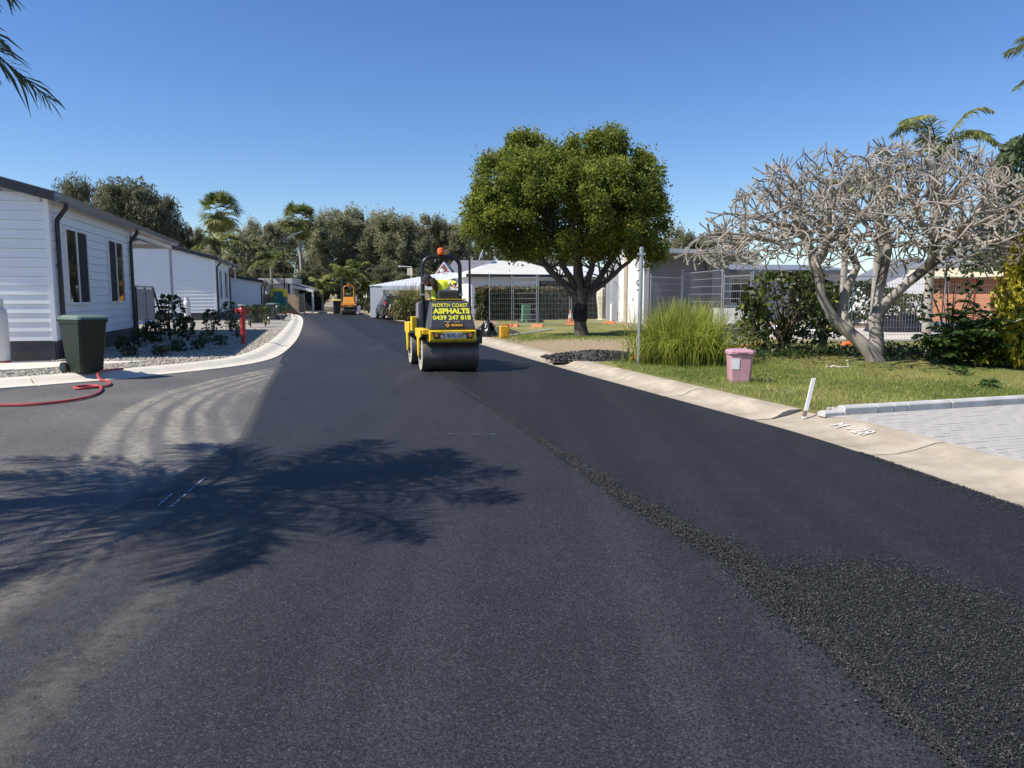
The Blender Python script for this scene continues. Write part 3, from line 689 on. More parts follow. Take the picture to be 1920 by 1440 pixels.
# gas cylinders
def cylinder(loc, label):
    r = empty('gas_cylinder', loc, 0, label, 'gas cylinder', 'gas cylinders beside the homes')
    MB().lathe([(.15, 0), (.185, .02), (.188, .1), (.188, 1.05), (.17, 1.17), (.11, 1.25), (.05, 1.28)], 20).build('body', 'cyl_white', r, smooth=True)
    MB().lathe([(.11, 1.24), (.125, 1.24), (.125, 1.42), (.11, 1.42)], 16).build('collar', 'cyl_white', r, smooth=True)
    MB().lathe([(.17, -.0), (.192, .0), (.192, .045), (.17, .045)], 16).build('foot_ring', 'red_paint', r)
    MB().lathe([(.02, 1.27), (.03, 1.33), (.05, 1.37), (.02, 1.4)], 10).build('valve', 'galv', r)
c = P(3, 686, 16.9); cylinder((c.x, c.y, .125), 'scuffed white gas cylinder at the left edge beside the nearest home')
q = local((-.6, -.5), H2); c = P(352, 600, 44); cylinder((c.x, c.y, .1), 'white gas cylinder against the second home, right of the carport post')
# wheelie bins
def wheelie(loc, rz, body, lid, label, s=1.):
    r = empty('wheelie_bin', loc, rz, label, 'wheelie bin'); r.scale = (s, s, s)
    def ring(z, hx, y0, y1, c=.05):
        return [(-hx+c, y0, z), (hx-c, y0, z), (hx, y0+c, z), (hx, y1-c, z), (hx-c, y1, z), (-hx+c, y1, z), (-hx, y1-c, z), (-hx, y0+c, z)]
    m = MB(); rows = [ring(.02, .225, -.23, .20, .035), ring(.3, .24, -.265, .23, .035), ring(.92, .272, -.335, .28, .035), ring(.921, .29, -.36, .30, .035), ring(.98, .29, -.36, .30, .035)]
    for q in rows: m.v += q
    for k in range(4): m.f += [(k*8+i, k*8+(i+1) % 8, k*8+8+(i+1) % 8, k*8+8+i) for i in range(8)]
    m.f.append(tuple(range(7, -1, -1))); m.f.append(tuple(range(32, 40))); m.build('body', body, r)
    m = MB(); rows = [ring(.983, .30, -.38, .31, .035), ring(1.02, .295, -.37, .31, .035), ring(1.06, .24, -.28, .26, .06)]
    for q in rows: m.v += q
    for k in range(2): m.f += [(k*8+i, k*8+(i+1) % 8, k*8+8+(i+1) % 8, k*8+8+i) for i in range(8)]
    m.f.append(tuple(range(7, -1, -1))); m.f.append(tuple(range(16, 24))); m.build('lid', lid, r)
    MB().tube([(-.25, .36, .98), (.25, .36, .98)], .018, 8).build('handle', body, r)
    for sx in (-1, 1): MB().box(sx*.24-.015, sx*.24+.015, .29, .37, .95, 1.0).build('handle_bracket', body, r)
    MB().tube([(-.27, .22, .1), (.27, .22, .1)], .012, 8).build('axle', 'black_metal', r)
    for sx in (-1, 1):
        wl = MB().lathe([(.02, sx*.235), (.1, sx*.235), (.1, sx*.285), (.02, sx*.285)], 18, (0, .22, .1), 'x').build('wheel', 'rubber', r)
        MB().lathe([(.02, sx*.284), (.055, sx*.284), (.055, sx*.290), (.02, sx*.290)], 14, (0, .22, .1), 'x').build('hub', 'bin_dark', wl)
    return r
q = G(150, 700, .12); wheelie((q.x+.02, q.y+.15, .125), R(62), 'bin_green', 'bin_lid_green', 'dark green wheelie bin on the concrete at the nearest home corner', 1.05)
q = G(484, 606, .1); wheelie((q.x, q.y, .1), R(20), 'bin_dark', 'bin_dark', 'dark wheelie bin in the bed right of the red hydrant')
q = G(513, 600, .1); wheelie((q.x, q.y, .1), R(-10), 'bin_dark', 'bin_lid_green', 'dark wheelie bin just left of the black lamp post base')
# hydrant standpipe
q = G(457, 645, .1); r = empty('fire_hydrant', (q.x, q.y, .1), R(30), 'red fire hydrant standpipe rising from the pebbles near the left kerb', 'hydrant')
MB().lathe([(.11, 0), (.11, .03), (.075, .05), (.075, .92), (.12, .93), (.12, .97), (.07, .98)], 18).build('standpipe', 'red_paint', r, smooth=True)
MB().lathe([(.09, .97), (.12, 1.0), (.12, 1.08), (.10, 1.13), (.045, 1.16), (.03, 1.2)], 18).build('valve_body', 'red_paint', r, smooth=True)
for s in (-1, 1): MB().lathe([(.05, s*.08), (.05, s*.16), (.07, s*.165), (.07, s*.21), (.03, s*.215)], 14, (0, 0, 1.05), 'x').build('outlet', 'red_paint', r)
MB().lathe([(.10, 1.19), (.115, 1.2), (.115, 1.22), (.10, 1.23)], 14).build('handwheel', 'drum_side', r)
# hose
hp = [G(*p, .0) for p in [(-60, 766), (0, 763), (60, 762), (120, 756), (165, 748), (188, 738), (192, 729), (180, 725), (155, 726), (137, 729), (145, 732), (175, 729), (200, 727), (209, 722), (200, 716)]]+[G(186, 709, .06), G(181, 700, .13), G(200, 696, .13), G(232, 694, .13)]
pts = smooth_path([tuple(p) [:2] for p in hp], 2); n = len(pts)
m = MB(); zz = [.02 if i < n*.80 else .02+.13*min(1, (i-n*.80)/(n*.08)) for i in range(n)]
m.tube([(x, y, z+.006) for (x, y), z in zip(pts, zz)], .021, 8); o = m.build('hose', 'hose_red', smooth=True); tag(o, 'red rubber hose trailing over the kerb from the green wheelie bin', 'hose')

# black street lamps
def lamp(base, H, arm, label, name='street_lamp'):
    r = empty(name, base, 0, label, 'street lamp')
    MB().tube([(0, 0, 0), (0, 0, .9), (0, 0, .92), (0, 0, H)], [.10, .10, .075, .055], 10).build('pole', 'black_metal', r, smooth=True)
    MB().lathe([(.17, 0), (.17, .03), (.11, .05)], 12).build('base_plate', 'black_metal', r)
    if arm:
        MB().box(-.07, 0.45, -.09, .09, H-.02, H+.05).build('arm', 'black_metal', r)
        l = MB().hexa([(.4, -.14, H+.05), (1.8, -.14, H+.62), (1.8, .14, H+.62), (.4, .14, H+.05), (.4, -.14, H+.11), (1.8, -.14, H+.68), (1.8, .14, H+.68), (.4, .14, H+.11)]).build('lamp_head', 'galv', r)
    else:
        MB().lathe([(.06, H), (.16, H+.04), (.16, H+.09), (.05, H+.14)], 12).build('lamp_head', 'black_metal', r)
    return r
b = G(535, 587, .05); lamp((b.x, b.y, .05), P(535, 447, b.y).z-.05, True, 'black street lamp with slanted pale head by the portable toilet')
b = G(881, 603, .1); lamp((b.x, b.y, .1), P(881, 408, b.y).z-.1, False, 'tall thin black lamp pole rising behind the yellow roller')
# far left yard: shed, tan fence, toilet, carport
def gable_shed(name, label, cat, x0, x1, Y, depth, ze, mat, roofmat, openf=False): pass
a = P(492, 585, 74); b = P(542, 585, 74)
r = empty('flat_roof_shed', (a.x, 74, 0), A*.3, 'pale shed with flat white roof behind the tan fence', 'shed'); wd = (b.x-a.x)*1.05
MB().box(0, wd, 0, 4, 0, 2.75).build('wall', 'house_white', r); MB().box(-.2, wd+.3, -.5, 4.3, 2.78, 3.3).build('roof', 'roof_white', r)
for k in (0, .98): MB().box(wd*k*.98-.02, wd*k*.98+.14, -.42, -.28, 0, 2.77).build('post', 'dark_trim', r)
MB().box(wd*.3, wd*.62, -.03, -.002, .8, 2.3).build('window', 'window_glass', r)
a = P(491, 585, 70); b = P(570, 585, 70)
r = empty('board_fence', (a.x, 70, 0), .04, 'tan plywood board fence behind the portable toilet', 'fence')
nb = 6; wd = (b.x-a.x)
for k in range(nb): MB().box(wd*k/nb+.015, wd*(k+1)/nb-.015, 0, .03, .08, 1.75+.05*(k % 2)).build('board', 'tan_fence', r)
for k in range(nb+1): MB().box(wd*k/nb-.05, wd*k/nb+.05, .031, .12, 0, 1.85).build('post', 'galv', r)
a = P(525, 585, 68)
r = empty('portable_toilet', (a.x, 68, .05), .1, 'green portable toilet with yellow domed roof behind the lamp post', 'portable toilet')
MB().box(-.6, .6, -.6, .6, 0, 1.5).build('cabin', 'toilet_green', r, bevel=.04); MB().box(-.61, .61, -.61, .61, 1.5, 2.0).build('upper_panel', 'toilet_yellow', r, bevel=.03)
MB().prism([(-.64, 2.0), (.64, 2.0), (.55, 2.14), (.2, 2.22), (-.2, 2.22), (-.55, 2.14)], -.64, .64, 'y').build('roof', 'toilet_yellow', r)
MB().box(-.42, .42, -.63, -.605, .1, 1.95).build('door', 'toilet_green', r)
a = P(541, 580, 76); b = P(588, 580, 76)
r = empty('open_carport', (a.x, 76, 0), 0, 'low white framed carport with dark interior past the tan fence', 'carport'); wd = b.x-a.x
MB().hexa([(-.8, -.2, 2.85), (wd+.1, -.2, 2.05), (wd+.1, 5, 2.1), (-.8, 5, 2.9), (-.8, -.2, 2.97), (wd+.1, -.2, 2.17), (wd+.1, 5, 2.22), (-.8, 5, 3.02)]).build('roof', 'roof_grey', r)
MB().hexa([(-.8, -.26, 2.7), (wd+.1, -.26, 1.95), (wd+.1, -.21, 1.95), (-.8, -.21, 2.7), (-.8, -.26, 2.98), (wd+.1, -.26, 2.2), (wd+.1, -.21, 2.2), (-.8, -.21, 2.98)]).build('fascia', 'white_paint', r)
MB().box(wd-.1, wd+.06, -.18, 0, 0, 2.05).build('post', 'white_paint', r); MB().box(-.1, .06, -.18, 0, 0, 2.5).build('post', 'white_paint', r)
MB().box(.07, wd, 3.5, 3.6, 0, 2.3).build('back_wall', 'inner_dark', r); MB().box(.07, wd-.1, 0, 4.5, .0, .12).build('floor_slab', 'concrete_old', r)
q = G(557, 588, .05); o = MB().hexa([(-.9, -.25, 0), (.9, -.25, 0), (.8, .25, 0), (-.8, .25, 0), (-.5, -.1, .28), (.5, -.12, .2), (.4, .1, .25), (-.4, .1, .3)]).build('barrier_block', 'orange_plastic', loc=(q.x-.6, q.y, .03)); tag(o, 'orange plastic barrier block at the far kerb by the tan fence', 'barrier')
q = G(632, 588, 0); wheelie((q.x, q.y, .0), .3, 'bin_dark', 'toilet_yellow', 'dark wheelie bin with yellow lid left of the far orange roller', 1.2)
# ------------------------------------------------------------------ tandem rollers
def roller(loc, rz, label, body, big=True):
    r = empty('tandem_roller', loc, rz, label, 'road roller', 'tandem rollers on the new road')
    def drum(y, nm='drum'):
        d = MB().lathe([(.30, -.6), (.355, -.6), (.36, -.59), (.36, .59), (.355, .6), (.30, .6)], 48, (0, y, .36), 'x').build(nm, 'steel_drum', r, smooth=True)
        for s in (-1, 1):
            e = MB().lathe([(.06, s*.600), (.345, s*.600), (.345, s*.606), (.06, s*.606)], 32, (0, y, .36), 'x').build('end_plate', 'drum_side', d)
            MB().lathe([(.05, s*.605), (.13, s*.605), (.12, s*.628), (.04, s*.632)], 16, (0, y, .36), 'x').build('hub', 'black_metal', d)
            for k in range(6):
                a = k*math.pi/3; MB().lathe([(.01, s*.605), (.022, s*.605), (.022, s*.622), (.01, s*.622)], 6, (0, y+.2*math.cos(a), .36+.2*math.sin(a)), 'x').build('bolt', 'galv', d)
        return d
    drum(0); drum(1.82)
    # rear frame, scraper, bumper
    MB().box(-.56, .60, -.36, .40, .735, .80).build('rear_frame', 'black_metal', r)
    MB().box(-.60, .62, -.43, -.36, .60, .66).build('scraper', 'black_metal', r)
    MB().box(-.50, .60, -.47, -.431, .655, .735).build('scraper_bar', 'hood_black', r)
    MB().box(.57, .66, -.42, .42, .58, .88).build('side_frame', 'black_metal', r, bevel=.02)
    MB().prism([(-.40, .90), (.40, .90), (.40, .74), (.15, .70), (.07, .32), (-.07, .32), (-.15, .70), (-.40, .74)], -.66, -.632, 'x').build('side_arm', body, r, bevel=.01)
    MB().box(-.62, -.48, -.50, .45, .80, .90).build('rear_deck', body, r, bevel=.01)
    bp = MB().prism([(-.62, .68), (-.56, .64), (.0, .64), (.0, .885), (-.56, .885), (-.62, .87)], -.49, .49, 'x').build('bumper', body, r, bevel=.012)
    for s in (-1, 1):
        MB().prism([(s*.44, .85), (s*.16, .81), (s*.20, .72), (s*.40, .70)] if s > 0 else [(s*.40, .70), (s*.20, .72), (s*.16, .81), (s*.44, .85)], -.628, -.6205, 'y').build('light_surround', 'black_metal', bp)
        MB().lathe([(.004, -.640), (.042, -.640), (.042, -.629), (.004, -.629)], 16, (s*.355, 0, .785), 'y').build('tail_light', 'lamp_amber', bp)
        MB().lathe([(.004, -.640), (.040, -.640), (.040, -.629), (.004, -.629)], 16, (s*.235, 0, .755), 'y').build('reverse_light', 'lamp_clear', bp)
    # hood
    prof = [(.10, .885), (-.56, .885), (-.55, .95), (-.34, 1.42), (-.29, 1.47), (-.2, 1.49), (.10, 1.50)]
    m = MB(); k = len(prof)
    for s in (-1, 1):
        for (y, z) in prof:
            t = max(0, min(1, (z-.9)/.58)); m.v.append((s*(.49-.085*t-(.02 if z > 1.45 else 0)), y, z))
    m.f = [tuple(range(k-1, -1, -1)), tuple(range(k, 2*k))]+[(i, (i+1) % k, k+(i+1) % k, k+i) for i in range(k)]
    m.f = [f[::-1] for f in m.f]
    hood = m.build('hood', 'hood_black' if big else body, r, bevel=.03)
    MB().box(-.43, .36, -.24, .12, 1.505, 1.53).build('top_trim', body, r)
    if big:
        lean = math.atan2(.21, .47); org = Vector((0, -.55, .95)); ndir = Vector((0, -math.cos(lean), math.sin(lean))); updir = Vector((0, math.sin(lean), math.cos(lean)))
        def face(me, nm, x, z, off=.004, sx=1.):
            o = obj(nm, me, hood); s_ = (z-.95)/math.cos(lean); p = org+updir*s_+ndir*off
            o.location = (x, p.y, p.z); o.rotation_euler = (math.pi/2-lean, 0, 0); o.scale = (sx, 1, 1); return o
        def fit(me, wd, ht):
            xs = [v.co.x for v in me.vertices]; ys_ = [v.co.y for v in me.vertices]
            cx, cy = (max(xs)+min(xs))/2, (max(ys_)+min(ys_))/2; fx, fy = wd/(max(xs)-min(xs)), ht/(max(ys_)-min(ys_))
            for v in me.vertices: v.co.x = (v.co.x-cx)*fx; v.co.y = (v.co.y-cy)*fy
            return me
        face(fit(text_mesh('NORTH COAST', .1, 'lettering_yellow', .001, .002, space=1.1), .74, .085), 'lettering', -.01, 1.395)
        face(fit(text_mesh('ASPHALTS', .1, 'lettering_yellow', .001, .005), .78, .125), 'lettering', 0, 1.275)
        face(fit(text_mesh('0439 247 818', .1, 'lettering_yellow', .001, .003), .80, .105), 'lettering', 0, 1.14)
        m = MB(); 
        for x0, nn in ((-.17, 12), (.03, 12)): m.tube([(x0+i*.0125, .011*math.sin(i*2.2), 0) for i in range(nn)], .004, 4)
        face(m.mesh('script_line', 'lettering_pale'), 'script_line', 0, 1.055)
        m = MB().prism([(-.2, -.05), (.2, -.05), (.215, .05), (-.2, .05)], 0, .004, 'z'); face(m.mesh('badge', 'inner_dark'), 'badge', .03, .985, .0015)
        face(fit(text_mesh('BOMAG', .1, 'lettering_orange', .001, .004), .235, .055), 'lettering', .095, .985, .007)
        m = MB()
        for a, b in ((.052, .030), ):
            o4 = [(a, 0), (0, a), (-a, 0), (0, -a)]; i4 = [(b, 0), (0, b), (-b, 0), (0, -b)]
            for i in range(4): j = (i+1) % 4; m.quad((*o4[i], 0), (*o4[j], 0), (*i4[j], 0), (*i4[i], 0))
        m.quad((.014, 0, 0), (0, .014, 0), (-.014, 0, 0), (0, -.014, 0)); face(m.mesh('emblem', 'lettering_orange'), 'emblem', -.105, .985, .007)
        pl = MB().box(-.175, .175, -.634, -.626, .715, .838).build('number_plate', 'plate_cream', bp)
        o = obj('lettering', fit(text_mesh('78702-D', .1, 'plate_ink', .001, .0015), .325, .085), pl, (0, -.636, .777)); o.rotation_euler = (math.pi/2, 0, 0)
    # operator platform, seat, console
    MB().box(-.46, .46, .10, 1.15, .78, .84).build('floor_plate', 'black_metal', r)
    st = MB().prism([(.02, 1.50), (.16, 1.50), (.12, 1.69), (.06, 1.71), (.02, 1.67)], -.20, .26, 'x').build('seat_back', 'seat_black', r, bevel=.03)
    MB().box(-.22, .26, .14, .58, 1.22, 1.34).build('seat', 'seat_black', r, bevel=.04); MB().box(-.12, .16, .2, .5, .84, 1.22).build('seat_base', 'black_metal', r)
    fh = MB().prism([(1.15, .80), (1.15, 1.52), (1.4, 1.5), (2.4, 1.15), (2.45, .80)], -.40, .40, 'x').build('front_hood', 'hood_black' if big else body, r, bevel=.03)
    MB().prism([(1.12, .84), (1.12, 1.45), (1.45, 1.42), (1.45, .84)], -.50, -.41, 'x').build('side_tank', 'grey_panel', r, bevel=.02)
    MB().tube([(.0, 1.1, 1.5), (.0, .98, 1.62)], .025, 8).build('steering_column', 'black_metal', r)
    wh = MB(); wh.tube([(.17*math.cos(a*math.pi/8), .97+.05*math.sin(a*math.pi/8), 1.63+.16*math.sin(a*math.pi/8)) for a in range(17)], .016, 6); wh.build('steering_wheel', 'black_metal', r)
    # front yoke
    for s in (-1, 1):
        MB().prism([(1.42, .98), (2.22, .98), (2.22, .76), (1.97, .70), (1.89, .32), (1.75, .32), (1.67, .70), (1.42, .76)], s*.655-.02, s*.655+.02, 'x').build('front_yoke', body, r, bevel=.01)
    MB().box(-.62, .62, 1.42, 2.22, .90, .98).build('front_deck', body, r, bevel=.01)
    MB().box(-.64, -.52, 1.1, 1.4, .80, 1.12).build('front_bracket', body, r, bevel=.01)
    # roll bar and beacon
    rb = []; hx = .42; zt = 2.45; cr = .22
    for i in range(7):
        a = math.pi/2*i/6; rb.append((-hx+cr-cr*math.cos(a), .82, zt-cr+cr*math.sin(a)))
    rb = [(-hx, .82, .84), (-hx, .82, 1.5)]+rb+[(-x, y, z) for x, y, z in reversed(rb)]+[(hx, .82, 1.5), (hx, .82, .84)]
    MB().tube(rb, .045, 10).build('roll_bar', 'black_metal' if big else 'orange_machine', r, smooth=True)
    for s in (-1, 1): MB().box(s*hx-.06, s*hx+.06, .76, .88, 1.60, 1.64).build('roll_bar_joint', 'galv', r)
    bc = MB().lathe([(.06, 2.49), (.075, 2.50), (.085, 2.52), (.085, 2.60), (.07, 2.645), (.02, 2.655)], 16, (.0, .82, 0)).build('beacon', 'beacon_orange', r, smooth=True)
    MB().lathe([(.088, 2.545), (.09, 2.55), (.09, 2.565), (.088, 2.57)], 16, (.0, .82, 0)).build('beacon_ring', 'orange_plastic', bc)
    return r
RL = Vector((-1.37, 16.32)); roller((RL.x, RL.y, .012), A, 'yellow and black tandem roller with yellow lettering, driven by the bent worker', 'yellow_machine')
q = G(655, 590.5); rr = roller((q.x, q.y, .012), A*.8, 'small distant orange roller at the end of the new road', 'orange_machine', False)
m = MB().box(.66, .95, -.4, .5, .15, .75).build('water_tank', 'white_paint', rr); 

# ------------------------------------------------------------------ people
def person(name, loc, rz, joints, edges, mats, label, parts=None):
    me = bpy.data.meshes.new(name+'_rig'); names = list(joints); idx = {n: i for i, n in enumerate(names)}
    me.from_pydata([joints[n][0] for n in names], [(idx[a], idx[b]) for a, b, _ in edges], [])
    t = bpy.data.objects.new('tmp', me); COL.objects.link(t)
    sk = t.modifiers.new('skin', 'SKIN'); sk.use_smooth_shade = True; sk.branch_smoothing = .3
    for i, n in enumerate(names):
        rd = joints[n][1]; me.skin_vertices[0].data[i].radius = rd if isinstance(rd, tuple) else (rd, rd)
        me.skin_vertices[0].data[i].use_root = (n == 'pelvis')
    ss = t.modifiers.new('sub', 'SUBSURF'); ss.levels = 2; ss.render_levels = 2
    dg = bpy.context.evaluated_depsgraph_get(); dg.update(); out = bpy.data.meshes.new_from_object(t.evaluated_get(dg)); bpy.data.objects.remove(t)
    out.materials.clear()
    for mm in mats: out.materials.append(M[mm])
    for p in out.polygons:
        c = p.center; best = 1e9
        for a, b, mi in edges:
            A_, B_ = Vector(joints[a][0]), Vector(joints[b][0]); d = B_-A_; s = max(0, min(1, (c-A_).dot(d)/max(d.length_squared, 1e-9)))
            ra = joints[a][1]; ra = max(ra) if isinstance(ra, tuple) else ra; rb_ = joints[b][1]; rb_ = max(rb_) if isinstance(rb_, tuple) else rb_
            q = (c-A_-d*s).length/(ra*(1-s)+rb_*s)
            if q < best: best = q; p.material_index = mi
        p.use_smooth = True
    o = obj(name, out, None, loc, rz); tag(o, label, 'person'); return o
def hand(J, E, w, dirv, side, pre, mi, s=1.):
    d = Vector(dirv).normalized(); w = Vector(w); sd = Vector(side).normalized(); nr = d.cross(sd)
    J[pre+'palm'] = (tuple(w+d*.06*s), (.035*s, .022*s)); E.append((pre+'wrist', pre+'palm', mi))
    for k, (o_, l) in enumerate(((-.030, .065), (-.010, .08), (.010, .075), (.028, .058))):
        a = w+d*.085*s+sd*o_*s; b = a+d*l*.5*s+nr*.01; c = b+d*l*.35*s+nr*.04*s
        J[pre+f'f{k}a'] = (tuple(a), .010*s); J[pre+f'f{k}b'] = (tuple(b), .009*s); J[pre+f'f{k}c'] = (tuple(c), .008*s)
        E += [(pre+'palm', pre+f'f{k}a', mi), (pre+f'f{k}a', pre+f'f{k}b', mi), (pre+f'f{k}b', pre+f'f{k}c', mi)]
    a = w+d*.03*s-sd*.035*s; b = a+d*.03*s-sd*.03*s+nr*.02*s
    J[pre+'t0'] = (tuple(a), .011*s); J[pre+'t1'] = (tuple(b), .010*s); E += [(pre+'palm', pre+'t0', mi), (pre+'t0', pre+'t1', mi)]
# operator in the roller's frame (x right, y forward, z up), seen from behind the machine, bent over to the left
J = {'pelvis': ((.06, .42, 1.42), (.16, .14)), 'waist': ((.0, .46, 1.56), (.155, .13)), 'chest': ((-.10, .48, 1.74), (.17, .13)), 'neck0': ((-.20, .46, 1.80), (.085, .08)), 'neck': ((-.28, .44, 1.82), (.062, .062)),
     'lsh': ((-.21, .50, 1.72), .075), 'lel': ((-.27, .42, 1.52), .058), 'lcu': ((-.23, .30, 1.37), .048), 'L_wrist': ((-.20, .27, 1.345), .034),
     'rsh': ((.07, .46, 1.80), .080), 'rel': ((.20, .34, 1.76), .060), 'rcu': ((.17, .17, 1.80), .048), 'R_wrist': ((.15, .12, 1.81), .034),
     'lhip': ((-.04, .48, 1.40), .10), 'lkn': ((-.14, .90, 1.40), .075), 'lan': ((-.14, .96, 1.0), .05), 'lft': ((-.14, 1.10, .90), .045),
     'rhip': ((.16, .48, 1.40), .10), 'rkn': ((.20, .90, 1.40), .075), 'ran': ((.20, .96, 1.0), .05), 'rft': ((.20, 1.10, .90), .045)}
E = [('pelvis', 'waist', 0), ('waist', 'chest', 0), ('chest', 'neck0', 0), ('neck0', 'neck', 2), ('chest', 'lsh', 0), ('lsh', 'lel', 0), ('lel', 'lcu', 0), ('lcu', 'L_wrist', 1), ('chest', 'rsh', 0), ('rsh', 'rel', 0), ('rel', 'rcu', 0), ('rcu', 'R_wrist', 1),
     ('pelvis', 'lhip', 1), ('lhip', 'lkn', 1), ('lkn', 'lan', 1), ('lan', 'lft', 1), ('pelvis', 'rhip', 1), ('rhip', 'rkn', 1), ('rkn', 'ran', 1), ('ran', 'rft', 1)]
hand(J, E, (-.20, .27, 1.345), (.35, -.55, -.35), (.8, .3, 0), 'L_', 2); hand(J, E, (.15, .12, 1.81), (.2, -.55, -.35), (1, .2, 0), 'R_', 2)
for k_ in list(J):
    if k_ not in ('lan','ran','lft','rft','lkn','rkn','lhip','rhip','pelvis') and not k_.startswith(('L_','R_')):
        p_, r_ = J[k_]; J[k_] = ((p_[0]+.02, p_[1], p_[2]+(.09 if k_ not in ('waist','lcu','rcu') else .05)), r_)
op = person('person', (RL.x, RL.y, .012), A, J, E, ['hivis', 'navy', 'skin'], 'worker in yellow hi-vis shirt and dark cap bending sideways on the roller')
def head(parent, c, face, hairm='hair_brown', cap=None, beard=True, s=1.):
    c = Vector(c); f = Vector(face).normalized(); up_ = Vector((0, 0, 1)); up_ = (up_-f*up_.dot(f)).normalized(); rt = f.cross(up_)
    def tf(m): m.v = [tuple(c+(rt*x+f*y+up_*z)*s) for x, y, z in m.v]; return m
    sk = MB(); rows = 12; cols = 16
    for i in range(rows+1):
        th = math.pi*i/rows; z = .118*math.cos(th); rr_ = math.sin(th)
        for k in range(cols):
            a = 2*math.pi*k/cols; x = .076*rr_*math.cos(a); y = .096*rr_*math.sin(a)
            if z < -.02 and y > 0: x *= 1+z*2.2; y *= 1.0
            if y > .07 and abs(x) < .03 and -.05 < z < .02: y += .022*(1-abs(z+.018)/.05)
            if y > .05 and abs(abs(x)-.032) < .016 and -.0 < z < .035: y -= .008
            sk.v.append((x, y, z))
    for i in range(rows):
        for k in range(cols): k2 = (k+1) % cols; sk.f.append((i*cols+k, (i+1)*cols+k, (i+1)*cols+k2, i*cols+k2))
    h = tf(sk).build('head', 'skin', parent, smooth=True)
    def shell(nm, mat, keep, sc):
        m = MB(); 
        for i in range(rows+1):
            th = math.pi*i/rows
            for k in range(cols):
                a = 2*math.pi*k/cols; rr_ = math.sin(th); m.v.append((.076*sc*rr_*math.cos(a), .096*sc*rr_*math.sin(a), .118*sc*math.cos(th)))
        for i in range(rows):
            for k in range(cols):
                k2 = (k+1) % cols; q = [i*cols+k, (i+1)*cols+k, (i+1)*cols+k2, i*cols+k2]; cx, cy, cz = [sum(m.v[j][d] for j in q)/4 for d in range(3)]
                if keep(cx, cy, cz): m.f.append(tuple(q))
        return tf(m).build(nm, mat, h, smooth=True)
    shell('hair', hairm, lambda x, y, z: y < .02 or z > .06, 1.07)
    if beard: shell('beard', hairm, lambda x, y, z: y > 0 and z < -.035, 1.09)
    for sx in (-1, 1):
        tf(MB().lathe([(.002, -.006), (.011, 0), (.002, .006)], 8, (sx*.032, .083, .012), 'y')).build('eye', 'inner_dark', h)
        tf(MB().lathe([(.006, -.012), (.026, -.006), (.028, .004), (.01, .010)], 8, (sx*.078, -.005, .0), 'x')).build('ear', 'skin', h)
    tf(MB().box(-.024, .024, .088, .097, -.058, -.050)).build('mouth', 'pink_wall', h)
    if cap:
        shell('cap', cap, lambda x, y, z: z > .035, 1.14)
        tf(MB().hexa([(-.07, .085, .035), (.07, .085, .035), (.055, .175, .025), (-.055, .175, .025), (-.07, .08, .045), (.07, .08, .045), (.055, .175, .033), (-.055, .175, .033)])).build('cap_peak', cap, h)
    return h
head(op, (-.36, .42, 1.92), (-.75, -.25, -.62), cap='cap_dark', s=1.12)
m = MB().tube([(-.29, .38, 1.95), (-.25, .35, 1.87), (-.22, .33, 1.77), (-.18, .33, 1.66)], [.075, .085, .06, .015], 9); m.build('hair', 'hair_brown', op, smooth=True)
m = MB().tube([(.125, .405, 1.705), (.15, .37, 1.78), (.125, .405, 1.86)], .02, 6)
b = MB(); b.tube([(.135, .42, 1.875), (.165, .39, 1.865)], [.076, .074], 12); b.build('reflective_band', 'reflective', op)
b = MB(); b.tube([(-.01, .46, 1.66), (-.035, .465, 1.705)], [.172, .176], 14); b.build('reflective_band', 'reflective', op)
# crouching person far off by the kerb, bent over
q = G(742, 600, .1)
J = {'pelvis': ((.06, 0, .86), .14), 'waist': ((.0, 0, .94), .13), 'chest': ((-.24, 0, .93), .145), 'neck': ((-.40, 0, .86), .06),
     'hd': ((-.47, 0, .80), .10), 'lsh': ((-.26, -.16, .92), .06), 'lel': ((-.30, -.2, .64), .045), 'l_wrist': ((-.38, -.14, .42), .035),
     'rsh': ((-.26, .16, .92), .06), 'rel': ((-.30, .2, .64), .045), 'r_wrist': ((-.40, .12, .42), .035),
     'lhip': ((.06, -.10, .80), .10), 'lkn': ((-.05, -.12, .47), .062), 'lan': ((.03, -.12, .08), .042), 'lft': ((-.12, -.12, .04), .04),
     'rhip': ((.06, .10, .80), .10), 'rkn': ((.0, .12, .47), .062), 'ran': ((.16, .12, .08), .042), 'rft': ((.02, .12, .04), .04)}
E = [('pelvis', 'waist', 0), ('waist', 'chest', 0), ('chest', 'neck', 0), ('neck', 'hd', 3), ('chest', 'lsh', 0), ('lsh', 'lel', 0), ('lel', 'l_wrist', 2), ('chest', 'rsh', 0), ('rsh', 'rel', 0), ('rel', 'r_wrist', 2),
     ('pelvis', 'lhip', 1), ('lhip', 'lkn', 1), ('lkn', 'lan', 2), ('lan', 'lft', 1), ('pelvis', 'rhip', 1), ('rhip', 'rkn', 1), ('rkn', 'ran', 2), ('ran', 'rft', 1)]
hand(J, E, (-.38, -.14, .42), (-.3, 0, -1), (0, 1, 0), 'l_', 2); hand(J, E, (-.40, .12, .42), (-.3, 0, -1), (0, 1, 0), 'r_', 2)
person('person', (q.x, q.y, VZ), R(-25), J, E, ['shirt_white', 'navy', 'skin', 'hair_brown'], 'distant person in white shirt and dark shorts bending over beside the kerb')
